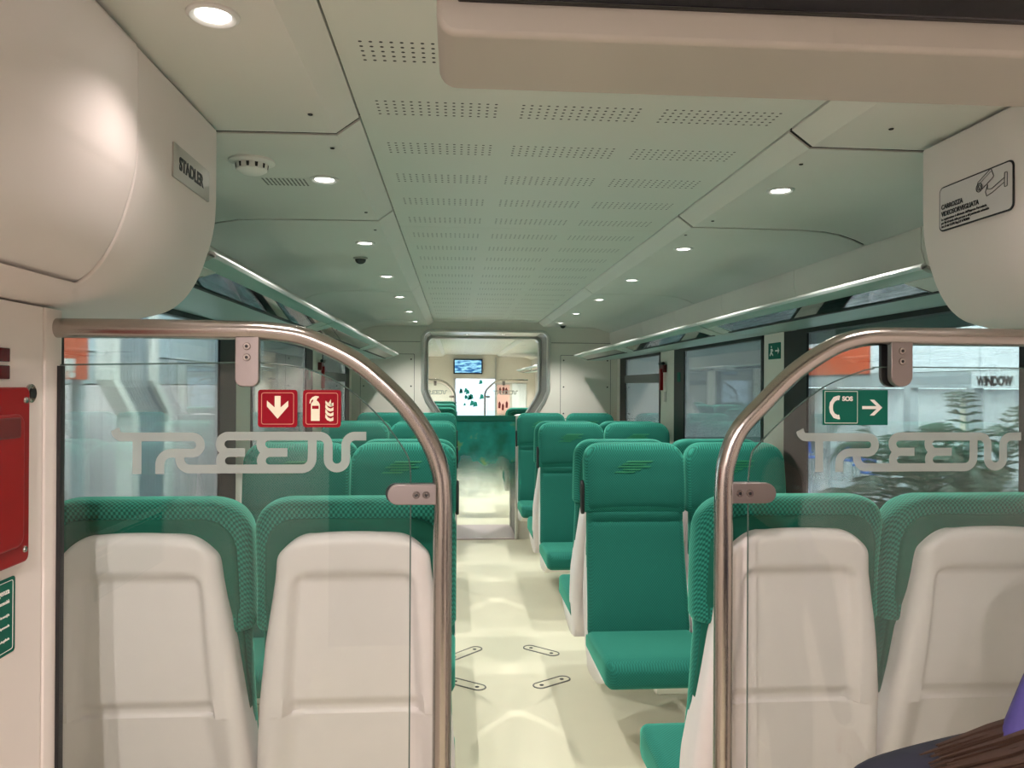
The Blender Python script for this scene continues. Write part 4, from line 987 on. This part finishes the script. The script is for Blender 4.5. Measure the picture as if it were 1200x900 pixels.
# ~1.36 m tall figure (stooping), facing forward
V_ = [(0, 0, .74), (0, 0, .86), (0, .01, .98), (0, .02, 1.06), (0, .03, 1.125), (0, .045, 1.17), (0, .06, 1.23), (0, .06, 1.30),
      (-.150, .02, 1.070), (-.385, -.03, 1.062), (-.31, .10, .86), (-.27, .16, .73),
      (.135, .02, 1.045), (.185, .0, .86), (.175, .09, .70), (.17, .14, .65),
      (-.075, 0, .68), (-.085, .01, .40), (-.085, -.01, .06), (-.09, .08, .03),
      (.075, 0, .68), (.085, .01, .40), (.085, -.01, .06), (.09, .08, .03)]
E_ = [(0, 1), (1, 2), (2, 3), (3, 4), (4, 5), (5, 6), (6, 7), (3, 8), (8, 9), (9, 10), (10, 11), (3, 12), (12, 13), (13, 14), (14, 15), (0, 16), (16, 17), (17, 18), (18, 19), (0, 20), (20, 21), (21, 22), (22, 23)]
R_ = [(.125, .09), (.11, .08), (.13, .09), (.12, .075), (.05, .05), (.045, .045), (.07, .08), (.06, .075), (.062, .06), .05, .036, .024, (.056, .05), .04, .03, .022, .075, .052, .036, .03, .075, .052, .036, .03]
bd = skin_body('body', V_, E_, R_, JACK, r)
bd.data.materials[0] = JACK
def ell(c, rx, ry, rz, n=24, m=16, zlim=None):
    vs = []; fs = []
    for j in range(m + 1):
        t = PI * j / m
        for i in range(n): a = 2 * PI * i / n; vs.append((c[0] + rx * math.sin(t) * math.cos(a), c[1] + ry * math.sin(t) * math.sin(a), c[2] + rz * math.cos(t)))
    for j in range(m):
        for i in range(n): fs.append((j * n + i, j * n + (i + 1) % n, (j + 1) * n + (i + 1) % n, (j + 1) * n + i))
    return MB().add(vs, fs)
hm = ell((0, .068, 1.265), .070, .088, .105)
hm.add(*[(lambda q: (q.v, q.f))(ell((0, .158, 1.255), .011, .014, .02, 10, 8))][0])
for i in (-1, 1): hm.add(*[(lambda q: (q.v, q.f))(ell((i * .072, .065, 1.26), .010, .018, .028, 10, 8))][0])
hd_ = hm.build('head', SKIN, r, smooth=60)
MB().add(*[(lambda q: (q.v, q.f))(ell((-.026, .148, 1.285), .011, .007, .006, 10, 8))][0]).add(*[(lambda q: (q.v, q.f))(ell((.026, .148, 1.285), .011, .007, .006, 10, 8))][0]).build('eyes', PURE, hd_, smooth=60)
MB().tube([(-.02, .150, 1.212), (0, .156, 1.21), (.02, .150, 1.212)], .004, 8).build('mouth', REDS, hd_)
HAIR = mat('brown_hair', (0.045, 0.020, 0.010), .5, noise=.4, nscale=30, bump=.8, bscale=60, aniso=(40, 40, 4))
cap = ell((0, .050, 1.285), .078, .092, .100)
cap.v = [(x, min(y, .115 + .02 * math.sin(x * 80)), z) for x, y, z in cap.v]
rnd = random.Random(5)
for i in range(60):
    a = PI + PI * rnd.random(); x = .070 * math.cos(a); y = .05 + .085 * math.sin(a); e = 1.18 + rnd.uniform(-.02, .02)
    cap.tube([(x * .8, y * .8, 1.34), (x * 1.05, y, 1.26), (x * 1.1, y - .015, e), (x * 1.15, y - .03, 1.12)], [.012, .013, .011, .004], 6)
for i in range(120):
    u = rnd.uniform(-1, 1); v = rnd.uniform(-1, 1); L = rnd.uniform(.85, 1.08)
    cap.tube([(-.03, .02 + .02 * u, 1.34), (-.075, .0 + .03 * u, 1.27), (-.105 * L, -.035 + .03 * u, 1.19 + .012 * v), (-.17 * L, -.06 + .03 * u, 1.150 + .016 * v), (-.24 * L, -.065 + .035 * u, 1.134 + .015 * v), (-.305 * L, -.06 + .03 * u, 1.116 + .013 * v)], [.008, .007, .006, .005, .0035, .001], 5)
cap.build('hair', HAIR, r, smooth=60)
MB().tube([tuple(p) for p in [Vector((-.20, .02, 1.02)), Vector((-.215, -.02, 1.08)), Vector((-.205, -.05, 1.14)), Vector((-.18, -.05, 1.20)), Vector((-.14, -.03, 1.255)), Vector((-.09, .0, 1.28))]], [.02, .026, .027, .026, .022, .015], 12).build('hood_edge', mat('purple_hood', (0.06, 0.05, 0.21), .6, noise=.15, nscale=40, bump=.4, bscale=120), r, smooth=60)
PURP = mat('purple_strap', (0.06, 0.05, 0.21), .6, noise=.15, nscale=40, bump=.4, bscale=120)
for q in (-1, 1):
    sp = [(q * .085, .12, 1.0), (q * .085, .115, 1.06), (q * .078, .08, 1.135), (q * .075, .03, 1.15), (q * .078, -.05, 1.125), (q * .085, -.09, 1.04), (q * .09, -.085, .90)]
    mb = MB(); L = catm(sp, 5); n = len(L); vs = []
    for p in L: vs += [(p.x - .022, p.y, p.z - .004), (p.x + .022, p.y, p.z), (p.x + .022, p.y + .001, p.z + .010), (p.x - .022, p.y + .001, p.z + .006)]
    fs = [(i * 4 + k, i * 4 + (k + 1) % 4, i * 4 + 4 + (k + 1) % 4, i * 4 + 4 + k) for i in range(n - 1) for k in range(4)]
    mb.add(vs, fs).build('strap', PURP, r, smooth=60)
for q in (-1, 1):
    HX0, HY0, HZ0 = (.17, 0, 0) if q > 0 else (.26, .02, .08)
    hv = [(q * HX0, .14, .65), (q * HX0, .175, .615)]; ed = [(0, 1)]; rr = [(.018, .012), (.030, .013)]
    for i in range(4):
        bx = q * HX0 + (i - 1.5) * .017; n0 = len(hv); hv += [(bx, .20, .598), (bx * 1.0, .215, .570), (bx, .208, .547)]; ed += [(1, n0), (n0, n0 + 1), (n0 + 1, n0 + 2)]; rr += [.0085, .008, .0065]
    n0 = len(hv); hv += [(q * HX0 - q * .032, .165, .62), (q * HX0 - q * .042, .185, .597)]; ed += [(0, n0), (n0, n0 + 1)]; rr += [.010, .008]
    hv = [(a, b_ + HY0, c_ + HZ0) for a, b_, c_ in hv]
    skin_body('hand', hv, ed, rr, SKIN, r)
